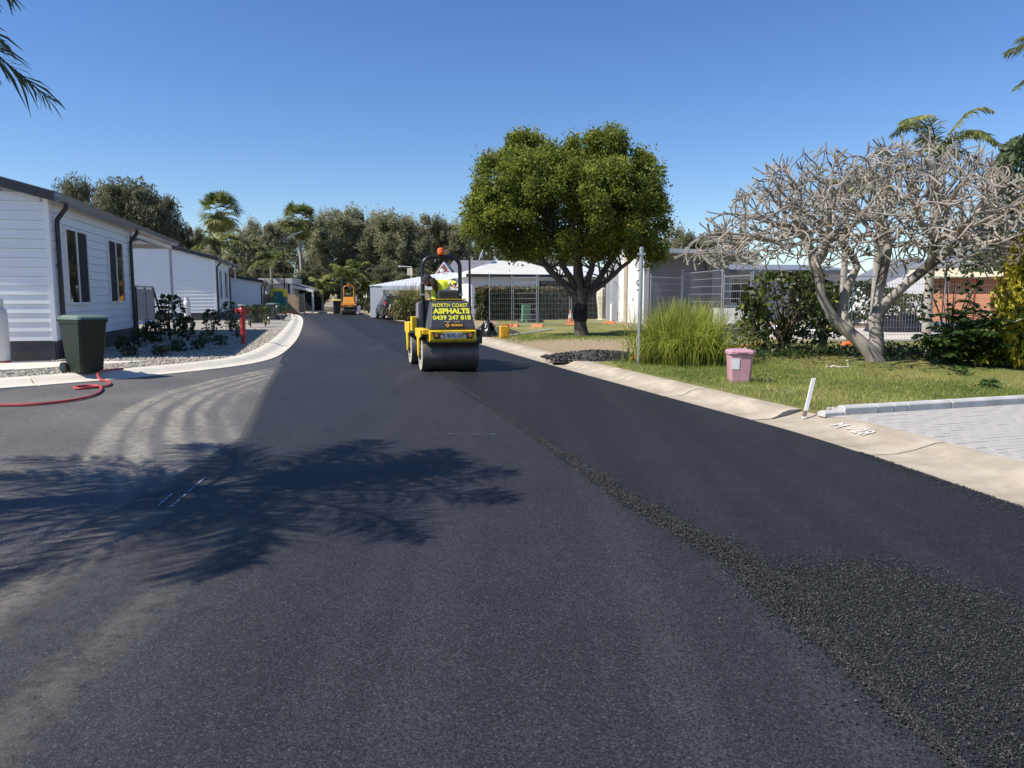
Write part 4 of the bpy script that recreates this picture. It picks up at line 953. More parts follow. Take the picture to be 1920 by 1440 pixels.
# ------------------------------------------------------------------ parked car under the white carport
q = P(735, 586, 52.5)
r = empty('parked_car', (q.x, q.y, .1), A+R(4), 'dark blue hatchback parked under the white carport', 'car')
def carbody():
    secs = [(-1.95, .35, .62, .95, .80), (-1.85, .28, .84, 1.02, .84), (-1.2, .25, .86, 1.05, .85), (0, .25, .87, 1.02, .86), (1.2, .25, .86, .95, .85), (1.9, .3, .80, .82, .80), (2.05, .38, .7, .72, .72)]
    m = MB()
    for (y, z0, hx, z1, hx2) in secs:
        m.v += [(-hx+.08, y, z0), (hx-.08, y, z0), (hx, y, z0+.2), (hx2, y, z1-.1), (hx2-.1, y, z1), (-hx2+.1, y, z1), (-hx2, y, z1-.1), (-hx, y, z0+.2)]
    for k in range(len(secs)-1): m.f += [(k*8+i, k*8+(i+1) % 8, k*8+8+(i+1) % 8, k*8+8+i) for i in range(8)]
    m.f.append(tuple(range(7, -1, -1))); e = (len(secs)-1)*8; m.f.append(tuple(range(e, e+8))); return m
carbody().build('body', 'car_navy', r, smooth=True)
m = MB(); m.hexa([(-.78, -1.85, 1.0), (.78, -1.85, 1.0), (.76, 1.0, .98), (-.76, 1.0, .98), (-.58, -1.45, 1.52), (.58, -1.45, 1.52), (.56, .35, 1.5), (-.56, .35, 1.5)]); m.build('cabin', 'car_navy', r, bevel=.06)
MB().hexa([(-.66, -1.80, 1.07), (.66, -1.80, 1.07), (.66, -1.75, 1.07), (-.66, -1.75, 1.07), (-.55, -1.535, 1.44), (.55, -1.535, 1.44), (.55, -1.5, 1.44), (-.55, -1.5, 1.44)]).build('rear_window', 'window_glass', r)
for s in (-1, 1):
    MB().hexa([(s*.70, -1.92, .86), (s*.86, -1.84, .86), (s*.86, -1.74, .86), (s*.70, -1.84, .86), (s*.68, -1.90, 1.12), (s*.82, -1.82, 1.12), (s*.82, -1.72, 1.12), (s*.68, -1.82, 1.12)]).build('tail_light', 'tail_red', r)
    for y in (-1.25, 1.3):
        wl = MB().lathe([(.18, s*.70), (.32, s*.70), (.33, s*.75), (.33, s*.87), (.30, s*.89), (.18, s*.89)], 20, (0, y, .32), 'x').build('wheel', 'rubber', r, smooth=True)
        MB().lathe([(.02, s*.86), (.19, s*.87), (.19, s*.895), (.02, s*.88)], 14, (0, y, .32), 'x').build('rim', 'galv', wl)
    MB().hexa([(s*.775, -1.3, 1.06), (s*.785, .55, 1.05), (s*.77, .55, 1.05), (s*.76, -1.3, 1.06), (s*.60, -1.2, 1.45), (s*.60, .25, 1.45), (s*.59, .25, 1.45), (s*.59, -1.2, 1.45)]).build('side_window', 'window_glass', r)
MB().box(-.26, .26, -1.975, -1.955, .62, .74).build('number_plate', 'plate_cream', r)

# ------------------------------------------------------------------ houses beyond
# white carport house
c0 = P(722, 590, 53); r = empty('carport_house', (c0.x, 53, 0), A*.3, 'low white house with ribbed white carport roof behind the dark car', 'house')
W_ = 6.6
MB().box(-.2, W_, 3.5, 9, .1, 2.35).build('wall', 'cream', r)
m = MB(); 
for j in range(44):
    x0 = -1.0+j*(W_+1.2)/44; x1 = x0+(W_+1.2)/44; h = .012 if j % 2 else 0
    t0_, t1_ = min(1, max(.02, (x0+1)/5)), min(1, max(.04, (x1+1)/5))
    m.hexa([(x0, -.5, 2.25+h), (x1, -.5, 2.25+h), (x1, -.5+6.5*t1_, 2.25+1.1*t1_+h), (x0, -.5+6.5*t0_, 2.25+1.1*t0_+h), (x0, -.5, 2.3+h), (x1, -.5, 2.3+h), (x1, -.5+6.5*t1_, 2.3+1.1*t1_+h), (x0, -.5+6.5*t0_, 2.3+1.1*t0_+h)])
m.build('roof', 'roof_white', r)
m = MB().hexa([(4, 6.05, 3.2), (W_+.2, 6.05, 3.2), (W_+.2, 10, 2.4), (-1, 10, 2.2), (4, 6.05, 3.35), (W_+.2, 6.05, 3.35), (W_+.2, 10, 2.5), (-1, 10, 2.3)]).build('roof', 'roof_white', r)
MB().box(-.1, W_, -.56, -.51, 2.02, 2.29).build('fascia', 'white_paint', r)
for x in (.25, 2.6, 5.0): MB().box(x-.06, x+.06, -.45, -.33, .1, 2.03).build('post', 'white_paint', r)
MB().box(-1.1, -.2, 1.0, 3.4, .1, 2.2).build('porch_wall', 'house_white', r)
MB().box(.8, 1.9, 3.44, 3.5, .6, 2.0).build('window', 'window_glass', r); MB().box(3.2, 4.6, 3.44, 3.5, .1, 2.0).build('door', 'inner_dark', r)
MB().lathe([(.08, 3.2), (.08, 3.42), (.16, 3.44), (.18, 3.56), (.10, 3.66)], 14, (3.9, 5.2, 0)).build('roof_vent', 'white_paint', r, smooth=True)
MB().box(1.2, 1.6, 6.2, 6.6, 3.2, 3.75).build('chimney', 'cream', r)
# pink gable cottage behind
c0 = P(833, 590, 60); r = empty('pink_gable_house', (c0.x, 60, 0), 0, 'grey roofed house with small pink gable behind the roll bar', 'house')
MB().prism([(-.7, 2.6), (.7, 2.6), (.7, 3.2), (0, 4.15), (-.7, 3.2)], 0, .2, 'y').build('gable_wall', 'pink_wall', r); zA = 4.2
MB().box(-1.0, 2.0, .5, 8, .1, 2.6).build('wall', 'house_white', r)
for s in (-1, 1): MB().hexa([(s*.85, -.12, 2.95), (s*.85, -.02, 2.95), (0, -.02, zA-.06), (0, -.12, zA-.06), (s*.85, -.12, 3.08), (s*.85, -.02, 3.08), (0, -.02, zA+.06), (0, -.12, zA+.06)]).build('barge_board', 'white_paint', r)
for s in (-1, 1): MB().hexa([(s*.85, 0, 2.95), (s*.85, 4, 2.95), (0, 4, zA), (0, 0, zA), (s*.85, 0, 3.03), (s*.85, 4, 3.03), (0, 4, zA+.08), (0, 0, zA+.08)]).build('roof', 'roof_grey', r)
m = MB().hexa([(-.5, .6, 2.6), (5, .6, 2.6), (4, 5, 4.5), (.4, 5, 4.5), (-.5, .6, 2.7), (5, .6, 2.7), (4, 5, 4.6), (.4, 5, 4.6)]).build('roof', 'roof_grey', r)
MB().box(2.01, 4.5, 1.0, 8, .1, 2.55).build('wall', 'house_white', r)
# hip roofed white house
c0 = P(884, 590, 50); r = empty('hip_roof_house', (c0.x, 50, 0), A, 'white house with pale hip roof behind the clipped hedge', 'house'); W_, D_ = 6.6, 6.2
MB().box(0, W_, 0, D_, .1, 2.95).build('wall', 'house_white', r)
for k in range(5): MB().box(k*W_/5+.02, (k+1)*W_/5-.02, -.03, -.001, .15, 2.9).build('wall_panel', 'house_white', r)
for k in range(3): MB().box(-.03, -.001, k*D_/3+.02, (k+1)*D_/3-.02, .15, 2.9).build('wall_panel', 'white_paint', r)
o_ = .35; ap1, ap2 = (2.4, 3.1, 4.05), (4.2, 3.1, 4.05); e_ = [(-o_, -o_), (W_+o_, -o_), (W_+o_, D_+o_), (-o_, D_+o_)]
m = MB(); m.v = [(x, y, 3.0) for x, y in e_]+[ap1, ap2]; m.f = [(0, 1, 5, 4), (1, 2, 5), (2, 3, 4, 5), (3, 0, 4), (3, 2, 1, 0)]; m.build('roof', 'roof_cream', r)
MB().box(-o_-.06, W_+o_+.06, -o_-.07, -o_-.002, 2.84, 3.02).build('gutter', 'dark_trim', r); MB().box(-o_-.07, -o_-.002, -o_, D_+o_, 2.84, 3.02).build('gutter', 'white_paint', r)
MB().box(W_-2.0, W_-.1, -.06, -.031, 1.7, 2.6).build('window', 'window_glass', r)
# neighbouring white roof behind tree
c0 = P(1085, 590, 56); r = empty('white_roof_house', (c0.x, 56, 0), A, 'white roofed house partly hidden by the big tree trunk', 'house')
MB().box(0, 6.5, 0, 6, .1, 2.5).build('wall', 'house_white', r); MB().hexa([(-.5, -.6, 2.5), (7, -.6, 2.5), (7, 4, 3.8), (-.5, 4, 3.8), (-.5, -.6, 2.6), (7, -.6, 2.6), (7, 4, 3.9), (-.5, 4, 3.9)]).build('roof', 'roof_white', r)
MB().box(-.5, 7, -.68, -.61, 2.4, 2.62).build('gutter', 'dark_trim', r); MB().box(1.5, 5, -.05, -.001, .9, 2.1).build('window', 'inner_dark', r)
# satellite dish and antenna
q = P(905, 486, 53); r = empty('satellite_dish', (q.x, 53, 0), 0, 'grey satellite dish on a pole above the hip roof', 'satellite dish'); z = P(905, 476, 53).z
MB().tube([(0, 0, 0), (0, 0, z)], .03, 6).build('pole', 'galv', r)
m = MB(); dn = Vector((-.75, -.1, .25)).normalized(); uu = dn.orthogonal().normalized(); vv = dn.cross(uu)
for ring_, (rr_, off) in enumerate(((.02, 0), (.25, .03), (.45, .12), (.46, .10), (.25, 0), (.02, -.03))):
    for k in range(16): a = k*math.pi/8; p = Vector((0, 0, z))+dn*off+(uu*math.cos(a)+vv*math.sin(a)*1.15)*rr_; m.v.append(tuple(p))
for i in range(5):
    for k in range(16): k2 = (k+1) % 16; m.f.append((i*16+k, i*16+k2, (i+1)*16+k2, (i+1)*16+k))
m.build('dish', 'galv', r, smooth=True)
q = P(771, 510, 58); r = empty('roof_antenna', (q.x, 58, 2.6), 0, 'thin right-angled white antenna mast above the carport house', 'antenna'); zt = P(771, 500, 58).z-2.6
MB().tube([(0, 0, 0), (0, 0, zt), (-.9, 0, zt+.02)], .025, 6).build('mast', 'white_paint', r); MB().box(-.95, -.85, -.05, .05, zt-.03, zt+.07).build('tip', 'white_paint', r)
# unfinished rendered house with pale wing wall
c0 = P(1206, 610, 39.5); r = empty('rendered_house', (c0.x, 39.5, 0), A, 'unfinished grey rendered house with pale wing wall right of the tree', 'house'); zt = P(1206, 470, 39.5).z
MB().box(-.0, .28, -.0, 3.4, .1, zt).build('wing_wall', 'render_white', r); MB().box(-.06, -.001, 2.1, 2.5, .1, zt-.02).build('pilaster', 'concrete_old', r)
MB().box(.281, 6.4, 2.6, 6, .1, zt-.25).build('wall', 'render_grey', r)
MB().box(.1, 6.8, 1.1, 6.2, zt-.02, zt+.20).build('roof', 'roof_white', r); MB().box(.285, 6.4, 1.9, 2.6, zt-.25, zt-.021).build('bulkhead', 'render_grey', r)
MB().box(4.9, 5.5, 1.8, 2.59, .1, zt-.26).build('pier', 'render_grey', r)
dr = MB().box(-.05, -.002, .15, 1.35, .12, 2.95).build('door', 'cream', r); dr.data.materials[0] = M['plate_cream']
MB().box(-.10, -.051, 1.15, 1.28, 1.40, 1.46).build('handle', 'galv', dr); MB().box(-.065, -.0505, .25, .85, 1.75, 2.05).build('sign_plate', 'white_paint', dr)
sgn = MB(); 
for k in range(3): sgn.tube([(-.068, .55+.26*math.cos(a*.5236+k*.4), 2.3+.13*math.sin(a*.5236)+k*.02) for a in range(13)], .012, 4)
sgn.tube([(-.068, .55, 2.2), (-.068, .5, 2.08)], .03, 5); sgn.build('emblem', 'plate_ink', dr)
o = obj('lettering', text_mesh('MS 2', .17, 'plate_ink', .001, .006), dr, (-.068, .55, 1.9)); o.rotation_euler = (math.pi/2, 0, -math.pi/2)
# grey sided house
c0 = P(1346, 600, 46); r = empty('sided_house', (c0.x, 46, 0), A*.4, 'pale grey sided house with paned window behind the mesh fence', 'house')
MB().box(0, 8, .03, 7, .1, 3.05).build('wall', 'house_white', r); 
for k in range(14): MB().prism([(-.02, .12+k*.205), (.03, .12+k*.205), (.03, .32+k*.205), (-.003, .32+k*.205)], 0, 8, 'x').build('siding_board', 'house_white', r)
wf = MB(); x0, x1, z0, z1 = .75, 1.9, 1.2, 2.6
for a in ((x0-.08, x0, z0-.08, z1+.08), (x1, x1+.08, z0-.08, z1+.08), (x0, x1, z1, z1+.08), (x0, x1, z0-.08, z0), ((x0+x1)/2-.03, (x0+x1)/2+.03, z0, z1), ): wf.box(a[0], a[1], -.08, .0, a[2], a[3])
wf.box(x0, (x0+x1)/2-.03, -.08, 0, 1.87, 1.93); wf.box((x0+x1)/2+.03, x1, -.08, 0, 1.87, 1.93)
w_ = wf.build('window', 'white_paint', r); MB().box(x0, x1, -.045, -.025, z0, z1).build('pane', 'window_glass', w_)
MB().box(4.6, 5.8, -.045, -.025, 1.3, 2.5).build('window', 'window_glass', r)
MB().hexa([(-.5, -.6, 3.05), (8.2, -.6, 3.05), (8.2, 4, 3.55), (-.5, 4, 3.55), (-.5, -.6, 3.15), (8.2, -.6, 3.15), (8.2, 4, 3.65), (-.5, 4, 3.65)]).build('roof', 'roof_grey', r)
MB().box(-.5, 8.2, -.68, -.601, 2.95, 3.16).build('gutter', 'gutter_grey', r)
# white gabled house further right and brick house
c0 = P(1630, 600, 58); r = empty('white_gable_house', (c0.x, 58, 0), -.2, 'bright white gabled house seen through the bare branches', 'house')
MB().prism([(0, .1), (6, .1), (6, 2.9), (3, 4.4), (0, 2.9)], 0, 7, 'y').build('wall', 'white_paint', r)
for s in (0, 1): MB().hexa([((6.3 if s else -.3), -.3, 2.75), ((6.3 if s else -.3), 7, 2.75), (3, 7, 4.45), (3, -.3, 4.45), ((6.3 if s else -.3), -.3, 2.85), ((6.3 if s else -.3), 7, 2.85), (3, 7, 4.55), (3, -.3, 4.55)]).build('roof', 'roof_grey', r)
MB().box(1, 2.2, -.05, -.002, .9, 2.2).build('window', 'window_glass', r)
far = P(1738, 600, 38); n0 = Vector((far.x+sa*9, 38-ca*9)); r = empty('brick_house', (n0.x, n0.y, 0), A, 'red brick house with cream eaves behind the yellow conifer', 'house')
MB().box(0, 8, 0, 9, .1, 2.55).build('wall', 'brick_wall', r); MB().box(-.05, -.001, 3.5, 5.0, .9, 2.1).build('window', 'window_glass', r)
for y in (.6, 2.6, 6.2, 8.0): MB().box(-.12, -.001, y, y+.4, .1, 2.5).build('brick_pier', 'brick_wall', r)
MB().box(-.7, -.6, -.6, 9.6, 2.45, 2.95).build('fascia', 'cream', r); MB().box(-.6, 0, -.5, 9.5, 2.55, 2.6).build('soffit', 'cream', r); MB().box(-.001, 8, -.001, 9.001, 2.551, 3.1).build('upper_wall', 'cream', r)
MB().hexa([(-.75, -.6, 2.95), (4, -.6, 4.6), (4, 9.6, 4.6), (-.75, 9.6, 2.95), (-.75, -.6, 3.05), (4, -.6, 4.7), (4, 9.6, 4.7), (-.75, 9.6, 3.05)]).build('roof', 'roof_grey', r)
M['roof_grey'].node_tree  # shared
# ------------------------------------------------------------------ temporary fence
def panel(a, b, label, h=2.05, lift=.12, lean=0, post_up=.18):
    a, b = Vector(a), Vector(b); d = b-a; L_ = d.length; rz = math.atan2(d.y, d.x)
    r = empty('mesh_fence', (a.x, a.y, VZ), rz, label, 'fence panel', 'temporary mesh fence panels round the building plots')
    for x in (.03, L_-.03): MB().tube([(x, 0, .05), (x, 0, h+post_up*random.uniform(.4, 1.))], .019, 6).build('post', 'galv', r)
    MB().tube([(.03, 0, h), (L_-.03, 0, h)], .019, 6).build('rail', 'galv', r); MB().tube([(.03, 0, lift), (L_-.03, 0, lift)], .019, 6).build('rail', 'galv', r)
    m = MB(); n = int(L_/.11)
    for i in range(1, n): x = .03+(L_-.06)*i/n; m.box(x-.0018, x+.0018, -.002, .002, lift, h)
    k = 9
    for i in range(1, k): z = lift+(h-lift)*i/k; m.box(.03, L_-.03, .003, .008, z-.005, z+.005)
    o = m.build('mesh', 'wire', r); tag(o, kind='stuff'); r.rotation_euler = (lean, 0, rz); return r
def foot(p, rz, label):
    r = empty('ballast_block', (p[0], p[1], VZ), rz, label, 'fence foot', 'orange fence feet')
    m = MB().hexa([(-.12, -.32, 0), (.12, -.32, 0), (.12, .32, 0), (-.12, .32, 0), (-.08, -.27, .15), (.08, -.27, .15), (.08, .27, .15), (-.08, .27, .15)]); m.build('block', 'orange_plastic', r, bevel=.02)
    for y in (-.1, .1): MB().lathe([(.02, .15), (.04, .15), (.04, .175), (.02, .175)], 10, (0, y, 0)).build('socket', 'orange_plastic', r)
ORD = ['first', 'second', 'third', 'fourth', 'fifth', 'sixth', 'seventh', 'eighth', 'ninth', 'tenth', 'eleventh', 'twelfth', 'thirteenth', 'fourteenth', 'fifteenth', 'sixteenth', 'seventeenth', 'eighteenth', 'nineteenth', 'twentieth', 'twenty-first', 'twenty-second', 'twenty-third', 'twenty-fourth']
fp = [G(917, 614, VZ), G(962, 613, VZ), G(1008, 614, VZ), G(1070, 611, VZ), G(1143, 608, VZ)]
for k in range(4): panel(fp[k].xy, (fp[k+1]-(fp[k+1]-fp[k])*.03).xy, f'temporary mesh fence panel before the hedge, {ORD[k]} from the left', 2.35)
for k, p in enumerate(fp): foot((p.x, p.y-.15), R(65), f'orange fence foot in the grass before the hedge, {ORD[k]} from the left')
panel(G(1152, 606, VZ).xy+Vector((0, .8)), G(1160, 602, VZ).xy+Vector((0, 1)), 'narrow mesh panel end-on beside the pale wing wall', 2.3)
fr = [G(1217, 640, VZ), G(1277, 634, VZ), G(1353, 648, VZ), G(1406, 655, VZ), G(1592, 650, VZ), G(1770, 646, VZ), G(1925, 640, VZ)]
hs = [2.1, 2.25, 2.05, 2.05, 2.05, 2.05]
for k in range(6): panel(fr[k].xy, (fr[k+1]-(fr[k+1]-fr[k])*.02).xy, f'temporary mesh fence panel behind the grass clump and bare tree, {ORD[k]} from the left', hs[k], lean=0)
for k in (3, 4, 5): foot((fr[k].x, fr[k].y-.2), R(80), f'orange fence foot behind the bare tree, {ORD[k-3]} from the pink bin')
q = G(1205, 676, VZ); foot((q.x, q.y), R(30), 'orange fence foot half hidden at the left of the grass clump')
# ------------------------------------------------------------------ yard things on the right
o = MB().hexa([(8.8, 24.2, .1), (24, 23.2, .1), (26, 33, .1), (9.4, 33, .1), (8.8, 24.2, .24), (24, 23.2, .24), (26, 33, .24), (9.4, 33, .24)]).build('building_slab', 'slab'); tag(o, kind='structure')
def lumber(a, b, z0, hh, wd, label, mat='white_paint', n=1):
    a, b = Vector(a), Vector(b); d = b-a; r = empty('white_beam_stack', (a.x, a.y, z0), math.atan2(d.y, d.x), label, 'beam stack')
    for k in range(n): MB().box(.02*k, d.length-.03*k, -wd/2, wd/2, k*hh, (k+1)*hh-.01).build('beam', mat, r)
q0, q1 = G(1338, 612, VZ), G(1428, 612, VZ); lumber(q0.xy, q1.xy, VZ, .30, .5, 'stack of white panels low behind the mesh fence, left of the dark shrub', n=3)
q0, q1 = G(1430, 617, .24), G(1535, 620, .24); lumber(q0.xy, q1.xy, .245, .16, .3, 'long white beam lying behind the dark leafy shrub', n=1)
q0, q1 = G(1600, 604, .24), G(1800, 612, .24); lumber((q0.x-1, q0.y), q1.xy, .245, .10, .3, 'long white beams lying on the slab beyond the black plastic', n=2)
def heap(name, loc, rx, ry, h, mat, label, cat, n=26, rough=.35, seed=1):
    r_ = np.random.default_rng(seed); u = np.linspace(-1, 1, n); X, Y = np.meshgrid(u, u); rr_ = np.sqrt(X**2+Y**2)
    Z = np.clip(1-rr_**2, 0, 1)**.8*h*(1+rough*r_.normal(size=X.shape))-.02
    k = (np.abs(r_.normal(size=X.shape))*rough*h*.5)*(rr_ < 1)
    o = obj(name, grid_mesh(name, X*rx+r_.normal(size=X.shape)*rx*.02, Y*ry+r_.normal(size=X.shape)*ry*.02, Z+k*.5, mat), None, loc); tag(o, label, cat); return o
q = G(1695, 622, .24); heap('black_plastic_sheet', (q.x, q.y+.3, .25), 1.35, .8, .42, 'tarp_black', 'crumpled black plastic sheet on the slab behind the bare tree', 'plastic sheet', 18, .5, 3)
q = G(1385, 630, VZ); heap('blue_tarp', (q.x, q.y, VZ), .95, .7, .35, 'tarp_blue', 'dark blue tarp heap behind the grass clump and fence', 'tarp', 16, .4, 4)
q = G(912, 631, VZ); heap('black_tarp', (q.x, q.y, VZ), .45, .4, .38, 'tarp_black', 'small crumpled black tarp on the verge right of the roller', 'tarp', 14, .5, 5)
q = G(930, 628, VZ); heap('soil_heap', (q.x+.2, q.y+.1, VZ-.02), .9, .6, .22, 'clod', 'low grey soil heap beside the small black tarp', 'soil heap', 20, .3, 6)
q = G(997, 608, VZ); heap('rubbish_bag', (q.x, q.y+2, VZ), .75, .5, .55, 'tarp_black', 'black rubbish bag behind the mesh fence near the green cabinet', 'bag', 14, .35, 8)
# asphalt spoil heap with clods
q = G(1102, 672, VZ); hp_ = heap('asphalt_heap', (q.x+.25, q.y+.35, VZ-.02), 1.15, 1.0, .15, 'clod', 'spread heap of dark asphalt crumbs on the bare earth by the kerb', 'asphalt heap', 44, .16, 9)
n = 2600; a = rng.uniform(0, 6.28, n); rr_ = np.sqrt(rng.random(n))*1.12
pts = np.stack([np.cos(a)*rr_*1.2, np.sin(a)*rr_*1.05, .02+.14*np.clip(1-rr_**2, 0, 1)**.8+.01*rng.random(n)], 1)
keep = (np.sin(pts[:, 0]*4)+np.sin(pts[:, 1]*3+pts[:, 0]*2)+rng.normal(size=n)*.7-pts[:, 1]*1.0) > -.3
o = obj('crumbs', stones(pts[keep], .02, .085, 'loose_bitumen', 'crumbs', .8), hp_); tag(o, kind='stuff')
# green cabinet, jerry can, bollards, post cap
q = G(987, 607, VZ); r = empty('green_cabinet', (q.x, q.y+1.0, VZ), A, 'small green service cabinet against the hedge behind the fence', 'cabinet')
MB().prism([(-.25, 0), (.25, 0), (.22, 1.0), (-.22, 1.0)], -.15, .15, 'y').build('body', 'box_green', r, bevel=.02); MB().box(-.28, .28, -.18, .18, 0, .12).build('base', 'box_green', r); MB().box(-.17, .17, -.165, -.151, .2, .9).build('door', 'box_green', r)
q = G(946, 634, VZ); r = empty('jerry_can', (q.x, q.y, VZ), R(12), 'yellow plastic jerry can standing on the verge grass', 'jerry can')
MB().prism([(-.17, 0), (.17, 0), (.17, .36), (.12, .43), (-.17, .43)], -.12, .12, 'y').build('body', 'yellow_plastic', r, bevel=.03)
MB().tube([(-.13, 0, .42), (-.10, 0, .49), (.02, 0, .49), (.05, 0, .42)], .018, 6).build('handle', 'yellow_plastic', r); MB().lathe([(.03, .39), (.035, .46), (.03, .48)], 10, (.13, 0, 0)).build('cap', 'rubber', r)
for s in (-1, 1): MB().box(-.1, .1, s*.121-.008, s*.121+.008, .08, .32).build('side_panel', 'yellow_plastic', r, bevel=.005)
# galvanised sign pole without sign
q = G(1197, 685, VZ); r = empty('steel_post', (q.x, q.y, VZ), 0, 'galvanised steel post standing at the left of the grass clump', 'post'); hh = P(1199, 469, q.y).z-VZ
MB().tube([(0, 0, -.1), (.02, 0, hh)], .042, 12).build('pole', 'galv', r, smooth=True); MB().lathe([(.045, hh), (.047, hh+.01), (.047, hh+.05), (.02, hh+.07)], 12, (.02, 0, 0)).build('cap', 'galv', r)
MB().box(-.06, .10, -.05, .05, hh-.10, hh-.06).build('clamp', 'galv', r)
# pink bin
q = G(1390, 720, VZ); r = empty('pink_bin', (q.x, q.y+.15, VZ), R(-6), 'faded pink lidded bin with white label standing on the lawn', 'bin')
def ringb(z, hx, hy, c): return [(-hx+c, -hy, z), (hx-c, -hy, z), (hx, -hy+c, z), (hx, hy-c, z), (hx-c, hy, z), (-hx+c, hy, z), (-hx, hy-c, z), (-hx, -hy+c, z)]
def loft(rows):
    m = MB()
    for q_ in rows: m.v += q_
    for k in range(len(rows)-1): m.f += [(k*8+i, k*8+(i+1) % 8, k*8+8+(i+1) % 8, k*8+8+i) for i in range(8)]
    m.f.append(tuple(range(7, -1, -1))); e = (len(rows)-1)*8; m.f.append(tuple(range(e, e+8))); return m
bd = loft([ringb(0, .165, .15, .035), ringb(.02, .17, .155, .035), ringb(.50, .20, .185, .035)]).build('body', 'pink_bin', r, bevel=.01)
loft([ringb(.503, .22, .205, .035), ringb(.55, .22, .205, .035), ringb(.575, .185, .165, .045), ringb(.59, .12, .10, .05)]).build('lid', 'pink_bin', r, bevel=.008)
MB().box(-.08, .08, -.222, -.204, .53, .548).build('lid_handle', 'pink_bin', r)
m = MB().hexa([(-.155, -.176, .25), (-.03, -.176, .25), (-.03, -.168, .25), (-.155, -.168, .25), (-.163, -.188, .43), (-.03, -.188, .43), (-.03, -.180, .43), (-.163, -.180, .43)]); m.build('label_sticker', 'white_paint', r)
# stake, lids, pipe on lawn
q = G(1508, 777, VZ); r = empty('white_stake', (q.x, q.y, VZ), 0, 'leaning white wooden stake in the grass beside the kerb', 'stake')
MB().hexa([(-.022, -.012, -.05), (.022, -.012, -.05), (.022, .012, -.05), (-.022, .012, -.05), (.075, -.012, .455), (.12, -.012, .46), (.12, .012, .46), (.075, .012, .455)]).build('shaft', 'stake_white', r); MB().hexa([(-.024, -.014, -.02), (.024, -.014, -.02), (.024, .014, -.02), (-.024, .014, -.02), (-.012, -.014, .05), (.036, -.014, .05), (.036, .014, .05), (-.012, .014, .05)]).build('muddy_foot', 'soil', r)
for px, py, w2, d2, lab in ((1580, 771, .30, .26, 'small square concrete service lid in the lawn near the stake'), (1664, 765, .40, .30, 'larger concrete service lid flush in the lawn, right of the other')):
    q = G(px, py, VZ); r = empty('service_lid', (q.x, q.y, VZ+.015), .1, lab, 'service lid'); MB().box(-w2/2, w2/2, -d2/2, d2/2, -.03, .022).build('frame', 'concrete_edge', r); MB().box(-w2/2+.03, w2/2-.03, -d2/2+.03, d2/2-.03, .0, .028).build('cover', 'concrete_edge', r)
q = G(1550, 693, VZ); o = MB().tube([(0, 0, .05), (.08, .03, .03), (.14, 0, .06), (.25, -.02, .03), (.45, .03, .03), (.43, .02, .12), (.40, .0, .17)], .016, 6).build('bent_pipe', 'pipe_pale', loc=(q.x, q.y, VZ+.02)); tag(o, 'short bent pale pipe offcut lying on the lawn', 'pipe')
for k, (a, b, lab) in enumerate((((955, 631), (1035, 619), 'thin white plastic pipe lying on the grass right of the jerry can'), ((1040, 611), (1120, 606), 'white plastic strip along the ground behind the tree trunk'))):
    a, b = G(*a, VZ), G(*b, VZ); o = MB().tube([(0, 0, .04), ((b-a).x/2, (b-a).y/2, .05), ((b-a).x, (b-a).y, .04)], .03, 6).build('plastic_pipe', 'white_paint', loc=a); tag(o, lab, 'pipe')
q = G(1146, 604, VZ); o = MB().tube([(0, 0, 0), (.01, 0, 1.0), (.01, 0, 1.04)], [.07, .07, .04], 10).build('bollard', 'white_paint', loc=(q.x, q.y, VZ)); tag(o, 'short white marker post near the pale wing wall', 'post')
q = G(1072, 606, VZ); r = empty('traffic_cone', (q.x, q.y+1, VZ), 0, 'orange and white traffic cone behind the tree trunk', 'traffic cone')
MB().box(-.2, .2, -.2, .2, 0, .05).build('base', 'orange_plastic', r); c_ = MB().lathe([(.15, .05), (.04, .72), (.02, .72)], 14).build('body', 'orange_plastic', r, smooth=True); MB().lathe([(.118, .27), (.08, .5), (.07, .5)], 14, ).build('band', 'white_paint', c_)
q = P(1128, 600, 46); r = empty('cream_column', (q.x, 46, .1), 0, 'cream rendered garden column behind the fence right of the trunk', 'column')
MB().lathe([(.30, 0), (.30, .1), (.22, .15), (.26, .8), (.34, 1.5), (.28, 1.9), (.2, 2.0)], 8).build('shaft', 'cream', r)
# ------------------------------------------------------------------ big shade tree
b = G(1090, 632, VZ); r = empty('shade_tree', (b.x, b.y, VZ), 0, 'large round-headed green shade tree on the right verge', 'tree'); r.scale = (.92, .92, .93)
lobes = [(-2.3, 0, 5.6, 1.55), (-1.75, .3, 6.4, 1.25), (-3.35, 0, 4.75, .95), (.75, .2, 6.55, 1.3), (1.95, 0, 5.7, 1.45), (2.65, -.2, 4.35, 1.05), (-.4, -1.3, 4.9, 1.6), (.9, -1.5, 4.4, 1.45), (-2.3, -.6, 4.1, 1.1),
         (2.75, .2, 3.35, .65), (-.3, 1.4, 5.6, 1.7), (1.4, 1.7, 4.9, 1.6), (-1.9, 1.6, 4.8, 1.5), (-1.3, -1.2, 5.6, 1.2), (1.5, -1.2, 5.4, 1.15), (-3.0, .9, 4.6, .9), (.0, 0, 5.9, 1.2), (1.9, -.9, 3.7, .9), (-3.5, -.3, 4.1, .55), (2.1, .1, 3.3, .8), (1.2, .6, 3.5, .95), (-1.2, .6, 3.5, .95), (2.95, 0, 3.05, .5), (-2.8, .3, 3.6, .65), (.3, -.9, 3.5, .7), (-.4, .2, 3.4, .8), (-2.0, .2, 3.35, .7), (.9, .9, 3.2, .7), (1.2, -.3, 7.0, .75), (-1.9, 0, 7.0, .7), (2.9, .8, 4.9, .8)]
pts, outs, tn = [], [], []
